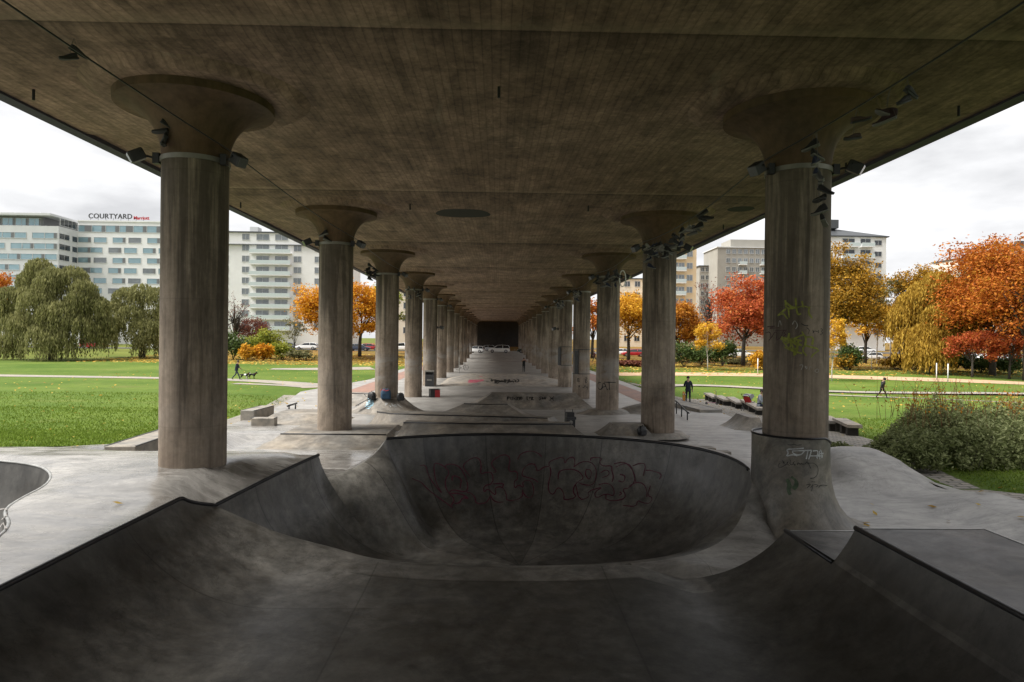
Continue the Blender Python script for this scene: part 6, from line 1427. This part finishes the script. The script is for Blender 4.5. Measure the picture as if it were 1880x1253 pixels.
PR = [make_pair(True, 'black', 'sole', [(2.6, .35, .2), (.4, .3, -.3)], [.10, .26]), make_pair(False, 'charcoal', 'soledark', [(.2, .2, .5), (3.3, .4, .1)], [.12, .24]), make_pair(True, 'wine', 'sole', [(3.0, -.25, .1), (2.4, .3, 0)], [.22, .30]),
      make_pair(False, 'brown', 'soledark', [(.1, -.2, .3), (3.6, .2, .0)], [.10, .36]), make_pair(False, 'grey', 'sole', [(1.2, .5, .3), (4.0, .2, .2)], [.10, .22]), make_pair(True, 'navy', 'sole', [(2.2, .4, .4), (5.2, .3, .1)], [.08, .30]), make_pair(False, 'white', 'sole', [(.8, .6, .2), (3.9, .1, .4)], [.14, .2]), make_pair(False, 'black', 'soledark', [(.3, .5, .2), (3.0, .1, .4)], [.05, .17])]
used = set(); rs = random.Random(4)
def hang(i, Y, side, dz, lab, dx=0., rz=0., sc=1.0, z=None):
    if i in used: r = copy_tree(PR[i])
    else: r = PR[i]; used.add(i)
    r.location = (side*CXX+dx, Y, (cable_z(Y, side) if z is None else z)-dz); r.rotation_euler = (0, 0, rz); r.scale = (sc,)*3
    tag(r, lab, 'shoes', 'shoes hanging from the cables'); return r
hang(1, 8.62, 1, .02, 'pair of dark low shoes, nearest to us on the right cable', rz=.4, sc=1.0)
hang(2, 9.0, 1, .02, 'pale soled high top shoes on long laces, second nearest on the right cable', rz=.15, sc=1.0)
hang(3, 9.85, 1, .02, 'dark shoes hanging one above the other, third nearest on the right cable', rz=-.2, sc=1.0)
lb = 'dark shoes in the dangling string of footwear at the nearest right column'
for j, (i, dz) in enumerate(((0, .02), (5, .32), (4, .60), (7, .88), (0, 1.12))): hang(i, 11.15-.04*j, 1, dz, lb, dx=.02*j, rz=j*1.7)
M['cord'] = M['lace']; tag(MB().tube([(CXX, 11.1, cable_z(11.1, 1)), (CXX+.03, 11.05, 6.4)], .006, 4).build('shoe_string', M['lace']), 'string of laces holding the shoes at the nearest right column', 'laces')
lb = 'dark shoes strung along the cable between the first and second right columns'
for Y, i in ((16.9, 7), (17.3, 0), (18.2, 4), (18.55, 6), (19.0, 0), (19.5, 5), (19.9, 1), (20.3, 7)): hang(i, Y, 1, rs.uniform(0, .14), lb, rs.uniform(-.06, .06), rs.uniform(0, 6.28), 1.05)
def cluster(lab, n, ya, yb, side, dzm, sc=1.1, idx=(0, 1, 4, 5, 6, 7)):
    for _ in range(n): hang(rs.choice(idx), rs.uniform(ya, yb), side, rs.uniform(0, dzm), lab, rs.uniform(-.15, .12), rs.uniform(0, 6.28), sc)
cluster('shoes in the thick cluster hanging at the second right column', 15, 20.6, 24.0, 1, .55)
cluster('shoes in the cluster hanging at the third right column', 13, 29.5, 35.6, 1, .45, 1.15)
cluster('shoes in the cluster hanging at the fourth right column', 9, 42.5, 47.2, 1, .5, 1.2)
cluster('shoes in the cluster hanging at the fifth right column', 8, 53.5, 58.6, 1, .5, 1.3, (4, 6, 5))
# left row, on the park side of the columns
hang(1, 10.2, -1, .05, 'single dark shoes dangling above the nearest left column', dx=-1.1, rz=1, z=8.5)
lb = 'dark shoes caught on the floodlight of the nearest left column'
hang(7, 12.6, -1, -.55, lb, dx=-.95, z=7.5, rz=.2); hang(7, 12.6, -1, -.30, lb, dx=-.93, z=7.5, rz=2.)
hang(0, 23.95, -1, .12, 'dark shoes hanging on the face of the second left capital', dx=-.85, z=8.05, rz=.4, sc=1.2)
lb = 'shoes in the bunch hanging at the third left column'
for _ in range(6): hang(rs.choice((0, 1, 4, 7)), rs.uniform(34.6, 35.3), -1, rs.uniform(-.3, .5), lb, rs.uniform(-1.6, -1.1), rs.uniform(0, 6), 1.2, z=7.7)
lb = 'shoes in the bunch hanging at the fourth left column'
for _ in range(6): hang(rs.choice((0, 1, 4, 6)), rs.uniform(46.0, 46.8), -1, rs.uniform(-.2, .6), lb, rs.uniform(-.9, -.1), rs.uniform(0, 6), 1.2, z=7.7)
# a white hoop hung at the third right column
c = atY(1143, 512, 35.4); tag(MB().tube([(c.x+.16*math.cos(a), c.y, c.z+.42*math.sin(a)) for a in np.linspace(0, 2*PI, 25)[:-1]], .03, 6, closed=True).build('hanging_hoop', M['white']), 'pale bicycle tyre hanging at the third right column', 'tyre')
# ------------------------------------------------------------------ graffiti: paint lying on the real surfaces
bpy.context.view_layer.update(); DG = bpy.context.evaluated_depsgraph_get()
def paint(strokes, w_, mat, parent, name='graffiti', off=.006, step=1.6, mean=None):
    mb = MB()
    for st in strokes:
        pts = resample(chaikin([(x, y, 0, 0) for x, y in st], 1), step); run = []
        for q in pts:
            ok, loc, nrm, _, ob, _ = S.ray_cast(DG, CAM, ray(q[0], q[1]))
            if not ok: continue
            if nrm.dot(ray(q[0], q[1])) > 0: nrm = -nrm
            if run and (loc-run[-1][0]).length > .6:
                run_flush(mb, run, w_, off); run = []
            run.append((loc.copy(), nrm.copy()))
        run_flush(mb, run, w_, off)
    if mb.v:
        o = mb.build(name, mat, fix=False); pchild(o, parent); return o
def run_flush(mb, run, w_, off):
    if len(run) < 2: return
    L, Rr = [], []
    for i, (p, n) in enumerate(run):
        t = run[min(i+1, len(run)-1)][0]-run[max(i-1, 0)][0]
        if t.length < 1e-6: t = Vector((1, 0, 0))
        s_ = n.cross(t.normalized()); ww = w_/2*(.7+.5*mnoise.noise(p*6)); L.append(p+n*off+s_*ww); Rr.append(p+n*off-s_*ww)
    k = len(run); mb.add(L+Rr, [(i, i+1, k+i+1, k+i) for i in range(k-1)])
def tx(ox, oy, sc, *sts): return [[(ox+x/sc, oy+y/sc) for x, y in zip(s_[::2], s_[1::2])] for s_ in sts]
def pm(name, c): return simple(name, c, .6, var=.35, scale=18)
PG = dict(red=pm('dark_red_spray', (.082, .012, .028)), black=pm('black_spray', (.005, .005, .005)), white=pm('white_marker', (.42, .44, .44)), yellow=pm('yellow_spray', (.19, .20, .022)), green=pm('faded_green_spray', (.055, .085, .045)),
          pink=pm('pink_spray', (.62, .10, .17)), maroon=pm('maroon_spray', (.045, .012, .012)), pale=pm('faded_white_spray', (.30, .28, .26)), blue=pm('light_blue_spray', (.30, .52, .62)), brightred=pm('red_marker', (.40, .03, .03)))
s1 = tx(740, 800, 7.231, [120, 570, 180, 600, 230, 610, 330, 720, 500, 850, 660, 960], [640, 930, 690, 850, 600, 760, 560, 680, 560, 580, 620, 490, 550, 410, 440, 360, 405, 390, 420, 560, 460, 680, 530, 790, 400, 640, 330, 520, 300, 390, 220, 400],
        [560, 440, 560, 390, 650, 375, 760, 420, 830, 550, 865, 680, 840, 760, 900, 760, 960, 830, 965, 910, 1100, 900, 1150, 830, 1160, 790, 1190, 860, 1250, 890, 1330, 885], [650, 600, 655, 525, 780, 570, 755, 700], [610, 765, 650, 715, 830, 760, 860, 690], [620, 770, 760, 770, 890, 850, 790, 820, 750, 900, 680, 905],
        [890, 545, 795, 430, 810, 370, 920, 295, 1000, 295, 1040, 370, 1025, 525, 1100, 485, 1190, 495, 1195, 640, 1070, 670, 1075, 765, 1120, 700, 1210, 790, 1235, 780, 1215, 690, 1320, 680, 1370, 770, 1375, 880, 1580, 840, 1590, 720],
        [1195, 490, 1250, 485, 1165, 385, 1200, 320, 1330, 245, 1430, 290, 1390, 485, 1520, 470, 1520, 590, 1475, 600, 1480, 715, 1530, 650, 1605, 700, 1580, 610, 1700, 590, 1740, 720, 1720, 820, 1640, 830, 1585, 745], [1190, 645, 1340, 635, 1320, 690],
        [1780, 480, 1760, 390, 1690, 370, 1610, 420, 1570, 530, 1620, 550, 1740, 580, 1790, 620], [1520, 320, 1560, 240, 1690, 200, 1790, 230, 1840, 280])
s2 = tx(980, 800, 6.714, [10, 345, 45, 450, 120, 390, 200, 380, 180, 350, 210, 310, 370, 255, 380, 355, 420, 280, 490, 265, 510, 310, 495, 390], [200, 390, 215, 460, 180, 590, 180, 690, 240, 740, 290, 640, 340, 660, 375, 730, 370, 805, 530, 765, 485, 700, 490, 640, 540, 570, 620, 530, 570, 450, 480, 415, 370, 420, 305, 450, 300, 540],
        [500, 385, 580, 325, 700, 320, 770, 400, 770, 520, 730, 615, 610, 610, 550, 580], [650, 420, 630, 470, 680, 555, 715, 480, 700, 420, 640, 420], [700, 310, 705, 270, 850, 275, 805, 330, 850, 380, 965, 370, 960, 430, 985, 510, 965, 575], [825, 460, 890, 420, 935, 450, 920, 495, 845, 520],
        [800, 610, 880, 585, 960, 610, 995, 690, 985, 750, 890, 715, 765, 780, 745, 700, 865, 630, 660, 690, 690, 760, 560, 805, 515, 600], [890, 720, 890, 805, 1080, 800, 1140, 750, 1090, 660, 1180, 650, 1250, 560, 1240, 460, 1160, 350, 1090, 325, 990, 350], [1010, 390, 1120, 340, 1200, 370, 1240, 500, 1260, 575],
        [1060, 480, 1130, 495, 1110, 580, 1045, 560], [1220, 375, 1310, 340, 1385, 350, 1350, 500], [1380, 430, 1450, 430, 1585, 475, 1550, 540], [1170, 630, 1260, 575, 1350, 590, 1395, 670, 1395, 760], [1440, 620, 1400, 740, 1470, 770, 1430, 845, 1340, 830, 1280, 800, 1265, 880, 1100, 865], [1050, 740, 1090, 720, 1060, 695])
paint(s1+s2, .036, PG['red'], bowl, off=.012)
RC = COLS[(0, 'right')]
c3 = lambda *s_: tx(1380, 520, 6.96, *s_)
paint(c3([430, 220, 440, 330, 560, 320, 660, 290, 740, 320], [330, 420, 400, 380, 460, 460], [470, 330, 480, 440], [560, 190, 570, 330, 590, 410, 630, 390], [640, 230, 660, 320], [740, 300, 720, 380, 770, 450], [340, 410, 440, 330],
         [370, 710, 480, 760, 580, 690, 690, 650, 690, 780, 640, 860, 700, 930], [430, 780, 560, 720, 640, 740], [460, 680, 520, 800, 560, 920], [690, 690, 790, 690, 770, 790], [690, 800, 880, 850, 780, 910, 760, 950], [480, 640, 470, 720, 590, 800], [640, 620, 690, 700], [550, 830, 540, 930], [400, 740, 470, 840, 600, 840], [380, 690, 520, 740, 640, 800], [420, 820, 500, 860, 640, 900], [520, 700, 480, 860], [600, 720, 570, 900], [440, 250, 520, 320, 640, 300]), .046, PG['yellow'], RC)
paint(c3([200, 560, 330, 545, 200, 585, 350, 570], [170, 640, 240, 620, 250, 700, 210, 750, 260, 690, 300, 620, 330, 640, 310, 740, 380, 690, 400, 610, 450, 600], [300, 610, 460, 600, 400, 650, 450, 650, 380, 700]), .022, PG['maroon'], RC)
paint(c3([630, 520, 680, 545, 720, 545], [700, 570, 740, 600, 720, 650], [780, 600, 790, 650, 790, 610, 840, 620], [850, 600, 850, 640], [880, 580, 910, 600, 880, 620, 915, 640, 870, 660], [610, 660, 630, 630]), .016, PG['black'], RC)
paint(c3([340, 560, 360, 460, 380, 540], [520, 530, 550, 470, 590, 540, 560, 590], [610, 1050, 660, 1040, 630, 1110], [680, 1060, 700, 1110, 710, 1060, 680, 1080], [730, 1110, 740, 1060, 770, 1080], [800, 1130, 830, 1090, 860, 1120, 830, 1150, 800, 1120]), .016, PG['pale'], RC)
c4 = lambda *s_: tx(1400, 790, 7.83, *s_)
paint(c4([590, 260, 480, 270, 340, 275, 375, 330, 335, 380, 430, 350, 500, 370], [430, 290, 430, 330, 500, 360, 560, 350, 600, 300], [430, 300, 560, 295, 700, 290], [650, 295, 625, 415], [700, 290, 660, 420], [680, 370, 860, 370], [720, 300, 800, 290, 770, 400], [830, 280, 780, 410], [840, 290, 850, 400], [800, 340, 870, 335], [810, 300, 820, 420]), .028, PG['white'], pb)
paint(c4([250, 470, 215, 520, 260, 545, 340, 490], [280, 430, 320, 500, 300, 440], [330, 510, 380, 440, 340, 480, 390, 510], [400, 430, 390, 500, 440, 490], [460, 450, 430, 480, 480, 500, 450, 505], [500, 500, 510, 460, 540, 500, 560, 470, 570, 500, 620, 480, 640, 440, 690, 550], [640, 480, 730, 470, 790, 520, 800, 600, 760, 680, 680, 700], [360, 210, 420, 215, 450, 200, 490, 220, 560, 210]), .014, PG['black'], pb)
paint(c4([620, 790, 700, 770, 640, 830], [690, 830, 730, 760, 700, 880], [740, 780, 800, 790, 760, 820], [800, 800, 960, 800, 840, 780, 800, 830], [700, 740, 750, 745]), .012, PG['black'], pb)
paint(c4([410, 670, 480, 720, 490, 790, 440, 850]), .10, PG['green'], pb); paint(c4([350, 700, 390, 780, 370, 870, 400, 930]), .09, PG['green'], pb, off=.008)
# black tags on the columns and on the bank
RC2 = COLS[(2, 'right')]; RC3 = COLS[(3, 'right')]
c8 = lambda *s_: tx(1020, 640, 7.832, *s_)
paint(c8([650, 490, 610, 490, 605, 560, 640, 600, 670, 570], [665, 590, 690, 470, 745, 600], [670, 560, 730, 545], [700, 485, 865, 490], [770, 490, 775, 600]), .06, PG['black'], RC2)
paint(c8([320, 430, 345, 440, 325, 460, 350, 470, 320, 490, 315, 430], [430, 420, 460, 430, 430, 460, 465, 470, 430, 500, 425, 420, 430, 500], [320, 530, 350, 560], [350, 530, 330, 560], [390, 560, 410, 570, 420, 525, 440, 560], [440, 560, 465, 555, 460, 590]), .06, PG['black'], RC3)
b3 = lambda *s_: tx(660, 480, 3.615, *s_)
paint(b3([980, 925, 982, 898, 1000, 900, 984, 912], [1004, 900, 1004, 922, 1018, 922, 1018, 900], [1038, 902, 1026, 912, 1038, 922], [1044, 898, 1044, 924], [1056, 900, 1044, 912, 1056, 924], [1064, 902, 1058, 910, 1066, 916, 1058, 922], [1070, 900, 1084, 910, 1070, 922, 1070, 900], [1112, 898, 1112, 922, 1124, 922], [1126, 900, 1130, 920, 1136, 900], [1142, 922, 1142, 900, 1154, 904, 1142, 912, 1156, 922],
          [1204, 900, 1192, 906, 1206, 914, 1192, 922], [1212, 902, 1212, 920, 1222, 912, 1212, 902], [1226, 900, 1230, 922, 1238, 900], [1262, 898, 1290, 926], [1290, 898, 1262, 926], [1264, 912, 1290, 912]), .075, PG['black'], bank)
g7 = lambda *s_: tx(820, 560, 7.832, *s_)
paint(g7([320, 1085, 540, 1080], [310, 1095, 530, 1092], [305, 1106, 500, 1104], [310, 1118, 450, 1114], [480, 1030, 500, 1035]), .5, PG['pink'], pyr)
paint(g7([620, 1070, 650, 1060, 640, 1120, 690, 1060, 700, 1130], [640, 1080, 720, 1070, 700, 1140, 730, 1100, 740, 1070, 770, 1130, 800, 1070, 810, 1130, 840, 1070], [840, 1120, 860, 1070, 890, 1090, 880, 1130, 850, 1130], [900, 1070, 910, 1130, 950, 1080, 960, 1120], [960, 1070, 1000, 1090, 980, 1120, 1030, 1110, 1040, 1080, 1000, 1065], [570, 1110, 620, 1100], [720, 1140, 780, 1090]), .22, PG['black'], pyr)
c5 = lambda *s_: tx(640, 690, 11.75, *s_)
paint(c5([800, 640, 790, 590, 850, 600, 790, 640], [870, 650, 920, 660, 900, 680], [930, 600, 960, 680, 990, 610, 1000, 680], [1010, 620, 1030, 680], [1050, 610, 1100, 660, 1160, 690]), .04, PG['white'], mound)
paint(c5([420, 500, 540, 560], [400, 540, 540, 590], [390, 580, 540, 620], [380, 620, 520, 650], [370, 660, 480, 680], [380, 700, 450, 710]), .10, PG['blue'], mound)
paint(c5([690, 330, 730, 270, 740, 330, 790, 290, 780, 340, 870, 310]), .05, PG['brightred'], COLS[(2, 'left')])
paint(c5([310, 380, 350, 400, 370, 450, 410, 460], [330, 420, 380, 390]), .05, PG['black'], COLS[(2, 'left')])
paint(tx(0, 850, 2.686, [0, 230, 30, 225, 38, 260, 10, 280], [0, 320, 20, 290, 30, 330]), .04, PG['pale'], pool)
paint(tx(1180, 930, 2.686, [1475, 280, 1530, 265, 1590, 275, 1560, 295, 1490, 290]), .012, PG['pale'], bowl) if False else None
